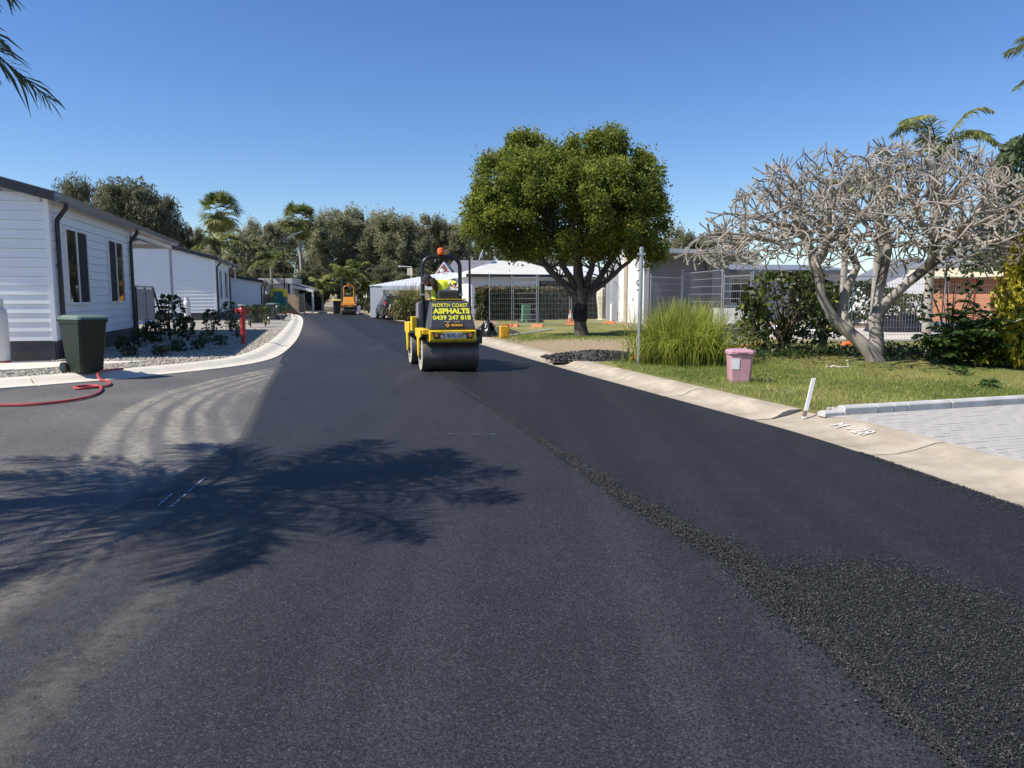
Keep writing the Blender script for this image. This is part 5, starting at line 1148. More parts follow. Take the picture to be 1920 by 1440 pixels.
for (x, y, z, rad) in lobes:
    ns = int(rad*rad*13)+5
    d = unit(rng.normal(size=(ns, 3))); d[:, 2] = np.where(d[:, 2] < -.35, -d[:, 2], d[:, 2])
    cs = np.array([x, y, z])+d*rad*(.72+.28*rng.random((ns, 1)))
    for c, dd in zip(cs, d):
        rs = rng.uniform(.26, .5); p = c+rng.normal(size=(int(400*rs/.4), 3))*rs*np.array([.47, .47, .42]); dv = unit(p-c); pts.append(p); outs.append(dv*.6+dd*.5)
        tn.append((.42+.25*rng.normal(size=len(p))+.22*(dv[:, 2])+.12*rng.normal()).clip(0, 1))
pts = np.concatenate(pts); outs = np.concatenate(outs); tn = np.concatenate(tn)
obj('crown', np_mesh('crown', rand_leaves(pts, .105, .06, .05, outs), 4, 'leaf_tree', tn), r, (-.38, 0, 0))
m = MB(); m.tube([(0, 0, -.1), (.0, 0, .12), (-.05, 0, .5), (-.03, 0, 1.0), (.02, 0, 1.45), (.0, 0, 1.9)], [.37, .29, .24, .23, .215, .24], 14); m.build('trunk', 'bark_dark', r, smooth=True)
m = MB().tube([(-.05, -.01, .62), (-.05, -.01, .8), (-.03, 0, 1.1), (0, 0, 1.28)], [.26, .29, .285, .24], 14); m.build('trunk_wrap', 'bark_black', r, smooth=True)
lim = [((-.1, 0, 1.5), (-.9, 0, 2.2), (-1.9, .1, 3.4), (-2.6, .1, 4.6), .17), ((-.1, .1, 1.6), (-.7, -.1, 2.7), (-1.2, -.2, 4.0), (-1.6, .2, 5.6), .15), ((0, .15, 1.7), (-.1, .4, 3), (-.4, .8, 4.2), (-.4, 1.0, 5.6), .13), ((.1, 0, 1.6), (.35, 0, 2.6), (.7, -.2, 4.0), (.8, .1, 5.9), .15), ((.1, .0, 1.5), (.75, 0, 2.3), (1.4, .3, 3.4), (2.0, .1, 5.0), .15), ((.1, -.1, 1.5), (.95, -.2, 2.2), (1.8, -.3, 2.9), (2.6, -.1, 3.9), .12), ((-.05, -.1, 1.6), (-.3, -.6, 2.8), (-.5, -1.1, 3.8), (-.4, -1.3, 4.8), .12)]
for l in lim:
    ps = [Vector(q) for q in l[:4]]; rad = l[4]; m = MB(); path = []
    for i in range(10):
        t = i/9; k = t*3; j = min(int(k), 2); f = k-j; p = ps[j].lerp(ps[j+1], f); path.append(p+Vector((random.gauss(0, .03), random.gauss(0, .03), 0)))
    m.tube(path, [rad*(1-.07*i) for i in range(10)], 8)
    for i in range(3, 10):
        for _ in range(3):
            dv = Vector((random.gauss(0, 1), random.gauss(0, 1), .8+random.random())).normalized()*random.uniform(.6, 1.3); q = path[i]
            m.tube([q, q+dv*.5+Vector((0, 0, .03)), q+dv], [.045, .03, .012], 5)
    m.build('limb', 'bark_dark', r, smooth=True)
# ------------------------------------------------------------------ bare frangipani
b = G(1645, 682, VZ); r = empty('bare_frangipani_tree', (b.x, b.y, VZ), 0, 'leafless pale grey frangipani tree with many blunt forking branches on the lawn', 'tree')
rnd = random.Random(12)
stems = [  # hand-laid main limbs: (path, radii, level)
    ([(0, 0, -.1), (-.15, 0, .25), (-.55, .05, .62), (-.95, .1, .95)], [.23, .18, .14, .125]),
    ([(-.95, .1, .95), (-1.25, .1, 1.45), (-1.35, .1, 2.0), (-1.45, .1, 2.2)], [.12, .105, .10, .10]),
    ([(-.62, .05, .70), (-.72, .3, 1.2), (-.55, .4, 1.7), (-.35, .45, 2.15)], [.12, .10, .09, .085]),
    ([(-.05, 0, .1), (.0, .1, .6), (-.05, .15, 1.0), (.15, .15, 1.3)], [.17, .15, .135, .125]),
    ([(.15, .15, 1.3), (.6, .1, 1.75), (1.1, .05, 2.2), (1.5, .0, 2.55)], [.11, .10, .09, .085]),
    ([(-.02, .15, 1.0), (.10, .3, 1.6), (.22, .35, 2.2), (.28, .35, 2.7)], [.11, .10, .09, .09]),
    ([(.95, .05, 2.05), (.95, -.2, 2.35), (.85, -.4, 2.75)], [.085, .075, .07])]
tr = MB()
for pth, rad in stems: tr.tube(pth, rad, 10)
tr.build('trunk', 'bark_frangi', r, smooth=True)
# crown by space colonisation: buds in a low dome, limbs grow towards them and fork
na = 3500; ax_ = rng.uniform(-4.5, 4.3, na*4); ay_ = rng.uniform(-2.9, 2.9, na*4); az_ = rng.uniform(1.7, 4.9, na*4)
e2 = ((ax_-.1)/4.4)**2+(ay_/3.0)**2; top_ = 2.15+2.45*np.clip(1-e2, 0, 1)**.66*(1+.06*np.sin(ax_*2.3)); bot_ = 2.05+.55*np.clip(1-e2*1.4, 0, 1)-.02*ax_
kk = (e2 < 1) & (az_ < top_) & (az_ > bot_) & (rng.random(na*4) < .35+.65*(az_-bot_)/np.maximum(top_-bot_, .1)); att = np.stack([ax_, ay_, az_], 1)[kk][:na]
nodes, par, root_of = [], [], []
for si, (pth, rad) in enumerate(stems):
    if si in (0, 3): continue
    pv = -1; n_ = 5
    for s_ in range(len(pth)-1):
        for f_ in range(n_):
            t_ = f_/n_; c_ = Vector(pth[s_]).lerp(Vector(pth[s_+1]), t_)
            if s_+t_ < 1.2: continue
            nodes.append(tuple(c_)); par.append(pv); root_of.append(si); pv = len(nodes)-1
    nodes.append(tuple(pth[-1])); par.append(pv); root_of.append(si)
n_seed = len(nodes); STEP = .12; alive = np.ones(len(att), bool); nodes = [np.array(n) for n in nodes]; nchild = [0]*len(nodes)
for it in range(80):
    Nn = np.array(nodes); al = np.where(alive)[0]
    if len(al) == 0: break
    D2 = ((att[al][:, None, :]-Nn[None])**2).sum(-1); nn = D2.argmin(1); dm = np.sqrt(D2[np.arange(len(al)), nn]); ok = dm < 1.6; added = 0
    for node in np.unique(nn[ok]):
        if nchild[node] >= 3: continue
        dv = unit(att[al][(nn == node) & ok]-Nn[node]).sum(0); dv = dv/max(np.linalg.norm(dv), 1e-6)
        if node >= n_seed and par[node] >= 0:
            pd = nodes[node]-nodes[par[node]]; dv = dv+pd/max(np.linalg.norm(pd), 1e-6)*.95
        dv = dv+np.array([0, 0, .40])+rng.normal(size=3)*.08; dv /= np.linalg.norm(dv); q_ = nodes[node]+dv*STEP
        nodes.append(q_); par.append(int(node)); root_of.append(root_of[node]); nchild.append(0); nchild[node] += 1; added += 1
    Nn = np.array(nodes[-added:]) if added else Nn
    D2 = ((att[al][:, None, :]-Nn[None])**2).sum(-1).min(1); alive[al[D2 < .16**2]] = False
    if not added: break
kids = [[] for _ in nodes]
for i_, p_ in enumerate(par):
    if p_ >= 0: kids[p_].append(i_)
rad_ = [0.]*len(nodes)
for i_ in range(len(nodes)-1, -1, -1):
    rad_[i_] = .0132 if not kids[i_] else min(.105, sum(rad_[k_]**2.45 for k_ in kids[i_])**(1/2.45))
meshes_ = {}; ntip = 0
for i_ in range(len(nodes)):
    if par[i_] >= 0 and len(kids[par[i_]]) == 1 and par[par[i_]] >= 0: continue      # inside a chain
    ch = ([par[i_]] if par[i_] >= 0 else [])+[i_]
    while len(kids[ch[-1]]) == 1: ch.append(kids[ch[-1]][0])
    if len(ch) < 2: continue
    mb = meshes_.setdefault(root_of[i_], MB()); pth = [Vector(nodes[c_]) for c_ in ch]; rs_ = [max(rad_[c_], .0128) for c_ in ch]; rs_[0] = rs_[1] if len(rs_) > 1 else rs_[0]
    mb.tube(pth, rs_, 7 if rs_[0] > .03 else 5)
    if not kids[ch[-1]]:
        d_ = (pth[-1]-pth[-2]).normalized(); o1 = d_.orthogonal().normalized(); ph_ = rnd.uniform(0, 6.28)
        for k_ in range(rnd.choice((1, 2, 2, 3))):
            sd_ = Matrix.Rotation(ph_+k_*2.2+rnd.gauss(0, .3), 3, d_) @ o1; nd_ = (d_+sd_*.62+Vector((0, 0, .35))).normalized(); l_ = rnd.uniform(.13, .30); e_2 = pth[-1]+nd_*l_; n2 = (nd_+Vector((0, 0, .25))).normalized()
            mb.tube([pth[-1], pth[-1]+nd_*l_*.55, e_2, e_2+n2*.05, e_2+n2*.07], [.0132, .0126, .0145, .014, .005], 5); ntip += 1
for k_, mb in meshes_.items(): mb.build('branch', 'bark_frangi', r, smooth=True)
print('frangipani nodes', len(nodes), 'tips', ntip)
# ------------------------------------------------------------------ palms
def palm(name, label, loc, H, fronds, mat, trunk_r=.15, nl=60, ll=.6, lw=.03, droop=.35, trunk='palm_trunk', shaft=None, group=None, leanx=0, fwd=.55, plume=0.):
    r = empty(name, loc, 0, label, 'palm', group)
    if H > .3:
        mm = MB(); k = max(6, int(H/.35)); ps = []; rs = []
        for i in range(k+1): ps += [(leanx*(i/k)**1.5, 0, H*i/k)]; rs += [trunk_r*(1.15-.35*i/k)*(1+.05*(i % 2))]
        mm.tube(ps, rs, 10); mm.build('trunk', trunk, r, smooth=True)
        if shaft: MB().tube([(leanx, 0, H-.05), (leanx, 0, H+.45), (leanx, 0, H+.85)], [trunk_r*.95, trunk_r*.8, trunk_r*.35], 10).build('crownshaft', shaft, r, smooth=True)
    for (bs, md, tp, tnt) in fronds:
        q = feather(bs, md, tp, nl, ll, lw, droop, fwd, plume)
        q[:, :, 0] += 0
        f = obj('frond', np_mesh('frond', q, 4, mat, (tnt+.16*rng.normal(size=len(q))).clip(0, 1)), r)
        MB().tube([tuple(v) for v in bez(bs, md, tp, 8)], [.026-.0028*i for i in range(8)], 5).build('rachis', 'stem_brown' if mat == 'leaf_queen' else mat, f)
    return r
# queen palm left of the frame: its frond hangs into the corner and its shadow lies on the road
C0 = Vector((-6.5, 4.82, 4.45)); fr_ = []
tips = [(-3.52, 6.15, 3.15), (-3.6, 5.75, 3.45), (-3.65, 5.95, 3.85), (-4.3, 6.9, 3.95), (-3.15, 5.55, 4.55), (-3.95, 6.5, 4.75), (-3.55, 3.75, 4.35), (-4.2, 3.3, 3.9), (-5.9, 7.1, 3.9), (-6.7, 6.9, 4.6), (-7.9, 5.4, 4.2), (-8.0, 4.2, 4.7), (-7.2, 3.1, 4.2), (-6.1, 2.7, 4.4), (-5.1, 2.9, 4.7), (-5.0, 7.0, 4.9), (-8.1, 6.2, 4.6), (-4.55, 5.9, 5.5), (-6.6, 3.6, 5.4), (-3.3, 4.6, 4.75), (-7.0, 5.9, 3.3), (-6.6, 4.1, 3.3)]
for T in tips:
    T = Vector(T)+(Vector((-.12, 0, 0)) if T in tips[:3] else Vector((-.85, -.18, 0)))-C0; md = T*.55+Vector((0, 0, .55+.25*random.random())); fr_.append(((0, 0, 4.45), (md.x, md.y, md.z+4.45), (T.x, T.y, T.z+4.45), random.uniform(.3, .65)))
palm('queen_palm', 'palm frond hanging into the top left corner and shading the road', (C0.x, C0.y, .0), 4.45, fr_, 'leaf_queen', .17, 105, .60, .021, .25, leanx=0, plume=.45)
# palm right of the frame
C1 = Vector((10.75, 13.9, 5.7)); fr_ = []
for T in [(8.62, 13.4, 5.05), (8.9, 13.9, 6.0), (9.3, 12.6, 5.2), (11.5, 12.3, 5.6), (12.8, 13.5, 5.4), (12.6, 15, 5.6), (11, 16, 5.4), (9.6, 15.4, 6.2), (10.6, 13.6, 7.5)]:
    T = Vector(T)-C1; md = T*.5+Vector((0, 0, .55)); fr_.append(((0, 0, 5.7), (md.x, md.y, md.z+5.7), (T.x, T.y, T.z+5.7), random.uniform(.4, .7)))
palm('edge_palm', 'green palm frond tip at the upper right edge of the picture', (C1.x, C1.y, .1), 5.7, fr_, 'leaf_palm', .13, 60, .5, .032, .4)
def radial_fronds(n, L, H, up=.6, drop=.5, seed=0, tint=.5, tv=.25):
    rr = random.Random(seed); out = []
    for k in range(n):
        a = 2*math.pi*k/n+rr.uniform(-.25, .25); e = rr.uniform(-.1, 1.0); l = L*rr.uniform(.85, 1.1)
        hx, hy = math.cos(a)*l*(1-.45*max(e, 0)), math.sin(a)*l*(1-.45*max(e, 0))
        out.append(((0, 0, H), (hx*.5, hy*.5, H+l*(.25+.5*e)), (hx, hy, H+l*(-.35+.95*e)), min(1, max(0, rr.gauss(tint, tv)))))
    return out
def kpalm(px, pyc, Y, L, label, base=None, n=12, seed=1, tint=.55, nl=34, ll=.7, lw=.07, tr_=.14, droop=.35, fwd=.55, **kw):
    c = P(px, pyc, Y); return palm('king_palm', label, (c.x, c.y, .1), c.z-.1-.6, radial_fronds(n, L, c.z-.1, seed=seed, tint=tint), 'leaf_palm', tr_, nl, ll, lw, droop, shaft='bin_lid_green', group='feather palms among the houses', fwd=fwd, **kw)
kpalm(1758, 288, 27, 2.5, 'upright feather palm rising behind the bare frangipani', n=13, seed=3, tint=.55, ll=.55, lw=.05, droop=.2, nl=44)
kpalm(1652, 350, 30, 1.8, 'smaller feather palm just left behind the bare frangipani', n=10, seed=5, ll=.45, nl=36)
kpalm(1590, 365, 33, 1.8, 'feather palm low behind the left half of the bare frangipani', n=10, seed=8, ll=.45, nl=36)
kpalm(412, 462, 66, 3.2, 'pale green feather palm behind the second white home roof', n=13, seed=9, tint=.7, lw=.1)
kpalm(508, 492, 71, 2.9, 'feather palm standing between the third home and the lamp post', n=12, seed=10, lw=.1)
kpalm(640, 520, 80, 2.6, 'bushy feather palm at the road end, left of the far roller', n=14, seed=12, tint=.55, lw=.1)
kpalm(604, 545, 79, 2.3, 'low feather palm beside the dark far carport', n=12, seed=14, tint=.6, lw=.1)
kpalm(668, 512, 82, 2.3, 'feather palm directly above the far orange roller', n=12, seed=15, tint=.5, lw=.1)
kpalm(690, 545, 81, 2.0, 'short feather palm right of the far orange roller', n=11, seed=17, tint=.5, lw=.1)
for px in (1672, 1700): 
    pass
# fan palms on the skyline
def fan_palm(px, pyc, Y, R_, label, seed=1, n=44):
    c = P(px, pyc, Y); r = empty('fan_palm', (c.x, Y, 0), 0, label, 'palm', 'fan palms on the skyline'); H = c.z; rr = random.Random(seed)
    MB().tube([(0, 0, 0), (.1, 0, H*.4), (0, 0, H*.75), (0, 0, H)], [.28, .22, .19, .2], 9).build('trunk', 'palm_trunk', r, smooth=True)
    quads, tn = [], []
    for k in range(n):
        a = rr.uniform(0, 6.28); e = rr.uniform(-1.15, 1.25); d = Vector((math.cos(a)*math.cos(e), math.sin(a)*math.cos(e), math.sin(e))); hub = Vector((0, 0, H))+d*R_*rr.uniform(.45, .6)
        sd_ = d.cross(Vector((0, 0, 1))); sd_ = sd_.normalized() if sd_.length > .1 else Vector((1, 0, 0)); up_ = sd_.cross(d)
        t = .35+.3*rr.random() if e > -.5 else .85
        for j in range(21):
            b_ = -1.7+3.4*j/20; dv = d*math.cos(b_)+sd_*math.sin(b_)+up_*.15*math.cos(b_*2); l = R_*.55*rr.uniform(.85, 1.1); e1 = hub+dv*l*.6; e2 = e1+dv*l*.35+Vector((0, 0, -l*.22)); wv = dv.cross(up_).normalized()*.024*R_
            quads.append([hub-wv*.3, hub+wv*.3, e1+wv, e1-wv]); quads.append([e1-wv, e1+wv, e2+wv*.2, e2-wv*.2]); tn += [t, t]
    obj('crown', np_mesh('crown', np.array([[tuple(v) for v in q] for q in quads]), 4, 'leaf_palm', (np.array(tn)+.12*rng.normal(size=len(tn))).clip(0, 1)), r)
    sk = np.array([[0, 0, H]])+np.stack([rng.normal(size=500)*.35, rng.normal(size=500)*.35, -rng.random(500)*2.2-.1], 1)
    obj('dead_skirt', np_mesh('dead_skirt', rand_leaves(sk, .7, .07, .8), 4, 'leaf_yucca', rng.random(500)*.4+.5), r)
fan_palm(413, 397, 84, 2.6, 'big fan palm crown on the skyline above the second white home', 1)
fan_palm(561, 412, 92, 2.5, 'tall slender fan palm with pale trunk right of the black lamp', 2)
# ------------------------------------------------------------------ casuarinas on the skyline
def casuarina_mesh(H, Wd, seed, mat, thin=1., ncl=46, nleaf=300, low=.2, ball=False):
    rr = np.random.default_rng(seed); p, o_, t = [], [], []
    for k in range(ncl):
        h = low+(1-low)*rr.random()**.8; prof = math.sin(math.pi*min(1, (1.04-h)*1.15+.1))**.6; a = rr.uniform(0, 6.28); rad = Wd*prof*math.sqrt(rr.random())*.85
        c = np.array([math.cos(a)*rad, math.sin(a)*rad, h*H*.95]); cr = rr.uniform(.35, 1.1)*Wd*.27
        d = unit(rr.normal(size=(nleaf, 3))); q = rr.normal(size=(nleaf, 3))*cr*.52; q = unit(q)*cr*(.3+.7*rr.random((nleaf, 1))**.7) if ball else q; d = unit(q); q[:, 2] *= 1.0 if ball else 1.35; p.append(q+c); o_.append(d*.4); t.append((.42+.22*rr.normal(size=nleaf)+.22*d[:, 2]+.1*rr.normal()).clip(0, 1))
    return np_mesh('crown', rand_leaves(np.concatenate(p), .55*thin, .13*thin, .35, np.concatenate(o_)), 4, mat, np.concatenate(t))
def trunk_mesh(H, seed, r0=.28):
    rr = random.Random(seed); m = MB(); path = [(0, 0, -.2)]; x = y = 0
    for i in range(1, 7): x += rr.gauss(0, .12); y += rr.gauss(0, .1); path.append((x, y, H*.125*i))
    m.tube(path, [r0*(1-.12*i) for i in range(7)], 8)
    for i in range(2, 7):
        for _ in range(4):
            q = Vector(path[i]); dv = Vector((rr.gauss(0, 1), rr.gauss(0, 1), 1.0)).normalized()*H*rr.uniform(.06, .13); m.tube([q, q+dv*.55, q+dv+Vector((0, 0, .2))], [r0*.32, r0*.2, r0*.07], 5)
    return m.mesh('trunk', 'bark_grey', True)
VAR = [(casuarina_mesh(12, 2.9, s, 'leaf_casuarina', .66, 52, 330), trunk_mesh(12, s)) for s in range(5)]
VARD = [(casuarina_mesh(10, 4.6, 20+s, 'leaf_dark', .66, 64, 480, .12, True), trunk_mesh(10, 30+s, .35)) for s in range(2)]
def far_tree(px, top, Y, label, var, sw=1., group='casuarina trees on the skyline', H0=12.7, name='casuarina_tree'):
    c = P(px, top, Y); s = (c.z)/H0/.98; r = empty(name, (c.x, Y, 0), random.uniform(0, 6.28), label, 'tree', group); r.scale = (s*sw, s*sw, s)
    obj('crown', var[0], r); obj('trunk', var[1], r)
sky = [(352, 415, 98), (385, 425, 104), (445, 432, 100), (470, 405, 108), (500, 412, 102), (525, 398, 110), (575, 405, 104), (598, 390, 98), (632, 382, 96), (655, 385, 100), (672, 402, 96), (700, 395, 104), (722, 388, 97), (745, 392, 95), (770, 408, 99), (795, 398, 96), (818, 402, 103), (842, 405, 97), (868, 412, 104), (893, 405, 99), (925, 425, 106), (960, 430, 100), (1000, 420, 110)]
for k, (px, top, Y) in enumerate(sky): far_tree(px, top+random.uniform(-6, 6), Y, f'olive grey casuarina on the centre skyline, {ORD[k]} from the left', VAR[k % 5], random.uniform(.8, 1.15))
for k, (px, top) in enumerate([(1275, 420), (1318, 428), (1345, 422), (1390, 425)]): far_tree(px, top, 92, f'far casuarina between the shade tree and bare tree, {ORD[k]} from the left', VAR[(k+2) % 5], 1.0)
for k, (px, top, Y, sw) in enumerate([(148, 345, 66, .55), (212, 343, 60, .95), (275, 368, 62, .8), (322, 425, 70, .65)]): far_tree(px, top, Y, f'dark dense tree above the nearest home roof, {ORD[k]} from the left', VARD[k % 2], sw, 'dark trees behind the left homes', 10, 'dense_tree')
for k, (px, top, Y, sw) in enumerate(sorted([(760, 515, 86, .9), (705, 500, 88, 1.0), (600, 500, 90, 1.0), (850, 500, 84, .9), (480, 500, 92, .9), (1010, 478, 66, .7), (1060, 485, 68, .7), (560, 520, 88, .8), (655, 530, 91, 1.1), (440, 505, 94, 1.0), (520, 515, 95, 1.1), (590, 530, 96, 1.0), (800, 505, 92, 1.0)])): far_tree(px, top, Y, f'low dark bushy tree beneath the skyline trees, {ORD[k]} from the left', VARD[k % 2], sw*1.2, 'understorey trees beyond the road end', 10, 'understorey_tree')
# ------------------------------------------------------------------ shrubs
def shrub(loc, H, Wd, mat, label, n=700, leaf=.12, lw=.06, stems=6, name='shrub', cat='shrub', group=None, seed=0, low=.12, up=.25):
    rr = np.random.default_rng(seed); r = empty(name, loc, 0, label, cat, group); m = MB(); p = []; ends = []
    for k in range(stems):
        a = rr.uniform(0, 6.28); l = rr.uniform(.25, 1)*Wd*.5; e = Vector((math.cos(a)*l, math.sin(a)*l, H*rr.uniform(.55, .95))); m.tube([(0, 0, -.03), (e.x*.35, e.y*.35, e.z*.45), tuple(e)], [.022*H**.5, .015*H**.5, .006], 5); ends.append(e)
    m.build('stems', 'stem_brown', r)
    N = n; u = rr.random(N); a = rr.uniform(0, 6.28, N); h = low+(1-low)*rr.random(N)**.8; prof = np.sqrt(np.clip(1-((h-.5)/.56)**2, 0, 1))
    lump = 1+.25*np.sin(a*3+seed)+.15*np.sin(h*9+a*2); rad = Wd*.5*prof*(.45+.55*np.sqrt(u))*lump
    c = np.stack([np.cos(a)*rad, np.sin(a)*rad, h*H], 1); o_ = np.stack([np.cos(a)*.6, np.sin(a)*.6, np.full(N, up)], 1)
    t = (.36+.25*rr.normal(size=N)+.3*(h-.5)).clip(0, 1)
    obj('leaves', np_mesh('leaves', rand_leaves(c, leaf, lw, 0, o_), 4, mat, t), r); return r
LS = [(232, 657, .5, .6, 350), (262, 652, .7, .7, 450), (286, 645, .9, .8, 500), (320, 640, 1.85, 1.0, 900), (300, 668, .35, .6, 260), (335, 660, .4, .6, 260), (352, 640, 1.0, .8, 420), (372, 656, .35, .5, 220), (398, 630, 1.05, .9, 420), (412, 648, .4, .6, 220), (432, 622, 1.2, .8, 420), (446, 634, .8, .6, 300), (470, 614, 1.1, .7, 300), (498, 612, 1.1, .7, 300), (507, 592, 1.9, .9, 300), (531, 601, .8, 1.3, 400), (245, 668, .3, .6, 220), (385, 645, .5, .7, 260)]
LS.sort(key=lambda s: s[0])
for k, (px, py, h, wd, n) in enumerate(LS):
    q = G(px, py, .1); sf_ = .62 if px > 460 else (.8 if px != 320 else 1.)
    shrub((q.x, q.y, .09), (h*q.y/24 if q.y > 24 else h)*(sf_ if px > 460 else .8), wd*max(1, q.y/26)*sf_*.85, 'leaf_shrub' if px < 425 else 'leaf_camellia', f'dark green shrub in the left pebble bed, {ORD[k]} from the wheelie bin', int(n*.5), .15 if h > .8 else .10, .07 if h > .8 else .05, group='shrubs in the left garden bed', seed=40+k)
# camellia behind the pink bin, saplings
q = G(1470, 662, VZ); shrub((q.x, q.y, VZ), 2.1, 2.3, 'leaf_camellia', 'dense dark leafy shrub between the pink bin and the bare tree', 2100, .12, .08, 24, seed=3, low=.12)
q = G(1408, 668, VZ); shrub((q.x, q.y, VZ), 1.5, .8, 'leaf_camellia', 'thin straggly sapling just behind the pink bin', 420, .13, .085, 7, seed=4)
q = G(1780, 665, VZ); shrub((q.x, q.y, VZ), 2.4, 1.5, 'leaf_shrub', 'open dark shrub in front of the red brick house', 190, .13, .09, 9, seed=5, low=.3)
q = G(1560, 660, VZ); shrub((q.x, q.y+.6, VZ), 1.7, 1.2, 'leaf_camellia', 'dark shrub behind the left trunk of the bare tree', 900, .13, .085, 8, seed=6, low=.2)
q = G(1590, 610, VZ); shrub((q.x, q.y, VZ), 2.2, 4.5, 'leaf_shrub', 'dark hedge mass beyond the slab behind the bare tree', 2400, .22, .14, 10, seed=7)
q = G(1715, 605, VZ); shrub((q.x, q.y, VZ), 1.6, 2.6, 'leaf_hedge', 'mid green garden shrub beside the brick house corner', 1200, .18, .1, 8, seed=8)
q = G(1905, 420, 1) if False else P(1905, 300, 24); shrub((P(1925, 600, 24).x, 24, VZ), P(1925, 265, 24).z, 3.6, 'leaf_gum', 'green leafy tree at the far right edge behind the conifer', 7000, .20, .12, 14, seed=9, name='leafy_tree', cat='tree', low=.35)
# glossy broad-leaved clump at lower right
def frond_bush(px, py, label, n, L, seed, mat='leaf_philo', ll=.3, lw=.06, name='glossy_bush'):
    q = G(px, py, VZ); r = empty(name, (q.x, q.y, VZ), 0, label, 'shrub', 'glossy bushes by the conifer'); rr = random.Random(seed); qs, tn = [], []
    for k in range(n):
        a = rr.uniform(0, 6.28); e = rr.uniform(.15, 1.1); l = L*rr.uniform(.6, 1.1); h0 = rr.uniform(0, .5)*L; bx, by = rr.gauss(0, .15), rr.gauss(0, .15)
        hx, hy = math.cos(a)*l*math.cos(e*.8), math.sin(a)*l*math.cos(e*.8)
        f = feather((bx, by, h0*.3), (bx+hx*.5, by+hy*.5, h0+l*(.3+.45*e)), (bx+hx, by+hy, h0+l*(-.1+.8*e)), 16, ll, lw, .15, .5); qs.append(f); tn.append(np.full(len(f), min(1, max(0, rr.gauss(.42, .22)))))
    obj('leaves', np_mesh('leaves', np.concatenate(qs), 4, mat, (np.concatenate(tn)+.1*rng.normal(size=sum(map(len, tn)))).clip(0, 1)), r); return r
frond_bush(1842, 693, 'large glossy dark green bush in front of the yellow conifer', 70, 1.2, 1)
frond_bush(1905, 690, 'glossy dark bush at the right edge of the lawn', 60, 1.3, 2)
frond_bush(1800, 688, 'low arching glossy bush at the left of the larger one', 40, .95, 3)
frond_bush(1880, 668, 'taller glossy bush just behind, against the brick house', 34, 1.25, 4)
# yellow conifer
q = P(1942, 690, 15.0); r = empty('yellow_conifer', (q.x, q.y, VZ), 0, 'golden yellow conifer at the right edge above the glossy bushes', 'tree'); Hc = P(1942, 345, q.y).z
N = 9000; h = rng.random(N)**1.2; a = rng.uniform(0, 6.28, N); lump = 1+.22*np.sin(a*7+h*9)+.15*np.sin(a*3-h*14); rad = .85*np.clip((1-h), .02, 1)**.55*lump*(.72+.28*rng.random(N))
c = np.stack([np.cos(a)*rad, np.sin(a)*rad, .15+h*Hc], 1); o_ = np.stack([np.cos(a)*.25, np.sin(a)*.25, np.full(N, 1.2)], 1)
obj('crown', np_mesh('crown', rand_leaves(c, .16, .05, 0, o_), 4, 'leaf_conifer', (.4+.25*rng.normal(size=N)+.25*(lump-1)*3).clip(0, 1)), r); MB().tube([(0, 0, -.1), (0, 0, Hc*.9)], [.10, .03], 8).build('trunk', 'bark_dark', r)
# grass clump
def grass_clump(loc, n, H, spread, mat, label, name, seed, w_=.014):
    rr = np.random.default_rng(seed); r = empty(name, loc, 0, label, 'plant'); a = rr.uniform(0, 6.28, n); b_ = np.stack([rr.normal(size=n)*spread*.25, rr.normal(size=n)*spread*.25, np.zeros(n)], 1); l = H*rr.uniform(.65, 1.15, n); lean = np.minimum(np.abs(rr.normal(size=n)), 1.7)*.46+.08
    d = np.stack([np.cos(a), np.sin(a), 0*a], 1); qs = []; prev = b_; ws = unit(np.stack([-np.sin(a), np.cos(a), 0*a], 1)+rr.normal(size=(n, 3))*.3)*w_/2
    for k in range(4):
        ang = np.clip(lean*(.5+.75*k), 0, 2.4); st = d*np.sin(ang)[:, None]+np.array([0, 0, 1.])*np.cos(ang)[:, None]; nx = prev+st*(l/4)[:, None]; w0, w1 = (1-.2*k), (1-.2*(k+1)) if k < 3 else .1
        qs.append(np.stack([prev-ws*w0, prev+ws*w0, nx+ws*w1, nx-ws*w1], 1)); prev = nx
    t = np.tile((.5+.25*rr.normal(size=n)).clip(0, 1), 4)+np.repeat(np.array([-.25, -.05, .05, .15]), n)
    obj('blades', np_mesh('blades', np.concatenate(qs), 4, mat, t.clip(0, 1)), r); return r
q = G(1284, 684, VZ); grass_clump((q.x, q.y+.3, VZ), 4600, 1.36, 1.5, 'leaf_clump', 'big bright yellow-green strappy grass clump beside the steel post', 'grass_clump', 1, .02)
q = G(778, 600, VZ); grass_clump((q.x-.3, q.y, VZ), 900, 2.2, 1.3, 'leaf_yucca', 'yellowish spiky yucca bush left of the yellow roller', 'yucca_bush', 2, .05)
q = G(770, 602, VZ); shrub((q.x-.2, q.y+.4, VZ), 1.4, 1.8, 'leaf_yucca', 'brown dry shrub base beneath the spiky yucca', 700, .2, .1, 6, seed=21)
q = G(692, 587, VZ); shrub((q.x, q.y, VZ), 1.3, 2.0, 'leaf_hedge', 'rounded olive shrub near the far parked car', 900, .16, .1, 8, seed=22)
q = G(712, 587, VZ); shrub((q.x, q.y+1, VZ), .9, 1.2, 'leaf_hedge', 'small shrub between the rounded shrub and the parked car', 400, .14, .09, 6, seed=23)
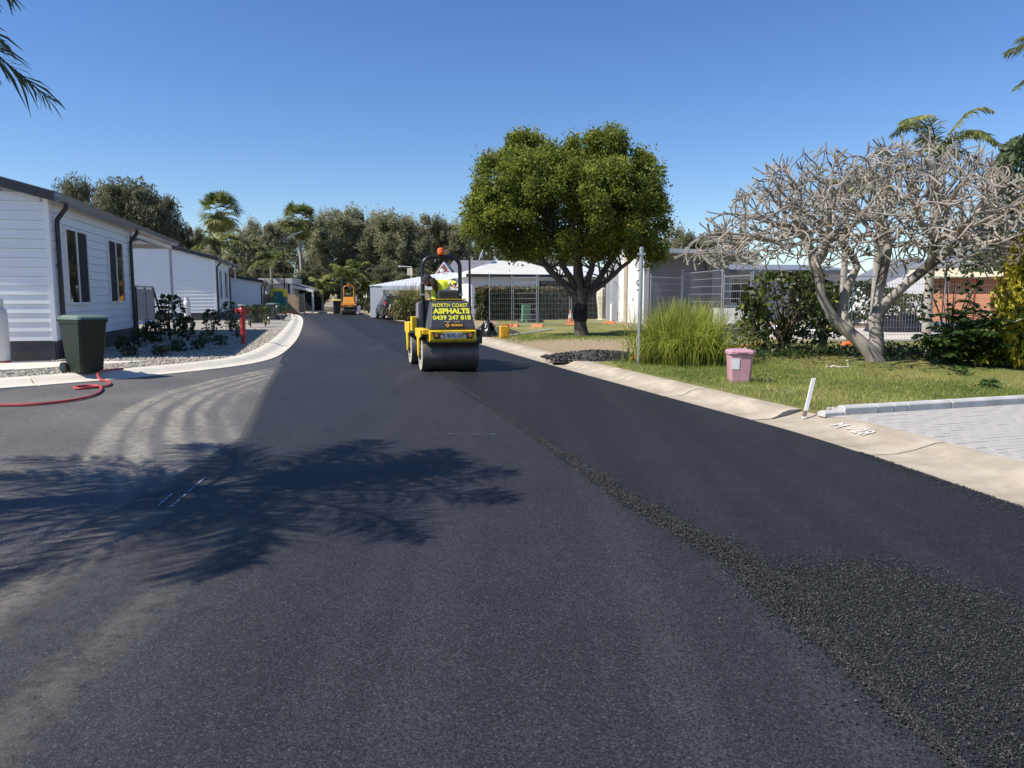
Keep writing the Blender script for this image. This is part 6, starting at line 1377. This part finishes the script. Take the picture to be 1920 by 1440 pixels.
# clipped hedge
def hedge(a, b, H, D, label, n, seed):
    rr = np.random.default_rng(seed); a, b = Vector(a), Vector(b); d = b-a; L_ = d.length; r = empty('clipped_hedge', (a.x, a.y, .1), math.atan2(d.y, d.x), label, 'hedge')
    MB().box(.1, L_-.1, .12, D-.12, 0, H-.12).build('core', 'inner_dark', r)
    f = rr.random(n); x = rr.uniform(0, L_, n); y = np.where(f < .55, rr.normal(size=n)*.07+.03, rr.uniform(0, D, n)); z = np.where(f < .55, rr.uniform(.05, H, n), H+rr.normal(size=n)*.06)
    k = f > .9; x = np.where(k, rr.normal(size=n)*.05, x); z = np.where(k, rr.uniform(0, H, n), z)
    obj('leaves', np_mesh('leaves', rand_leaves(np.stack([x, y, z], 1), .16, .1), 4, 'leaf_hedge', (.35+.25*rr.normal(size=n)+.45*(z > H-.25)).clip(0, 1)), r)
h0 = P(906, 600, 44.5); h1 = P(1082, 600, 47.5); hz = P(906, 541, 44.5).z
hedge((h0.x, h0.y), (h1.x, h1.y), hz-.1, 1.1, 'clipped dark hedge with reddish top behind the mesh fence', 6500, 31)
h0 = P(1082, 600, 46.5); h1 = P(1160, 600, 48.5); hedge((h0.x, h0.y+.8), (h1.x, h1.y+.8), P(1110, 522, 47).z-.1, 1.0, 'taller hedge behind the shade tree trunk', 4200, 32)
# ground cover under the bare tree
N = 9000; x = rng.uniform(5.6, 12.5, N); y = 18.6+rng.normal(size=N)*.55+.25*np.sin(x*2); z = VZ+.05+np.abs(rng.normal(size=N))*.10
o = obj('ground_cover', np_mesh('ground_cover', rand_leaves(np.stack([x, y, z], 1), .09, .05, 0, np.tile([[0, 0, .4]], (N, 1))), 4, 'leaf_shrub', (.5+.25*rng.normal(size=N)).clip(0, 1))); tag(o, 'low dark ground cover beneath the bare frangipani and shrub', 'ground cover', kind='stuff')
for k, (px, py, s_, lab) in enumerate(((1855, 728, .22, 'small green weed rosette on the dry lawn at right'), (1800, 706, .28, 'small leafy weed on the lawn before the glossy bushes'))):
    q = G(px, py, VZ); shrub((q.x, q.y, VZ+.01), s_*.6, s_*1.4, 'leaf_philo', lab, 60, .10, .035, 3, 'weed', 'weed', seed=60+k)
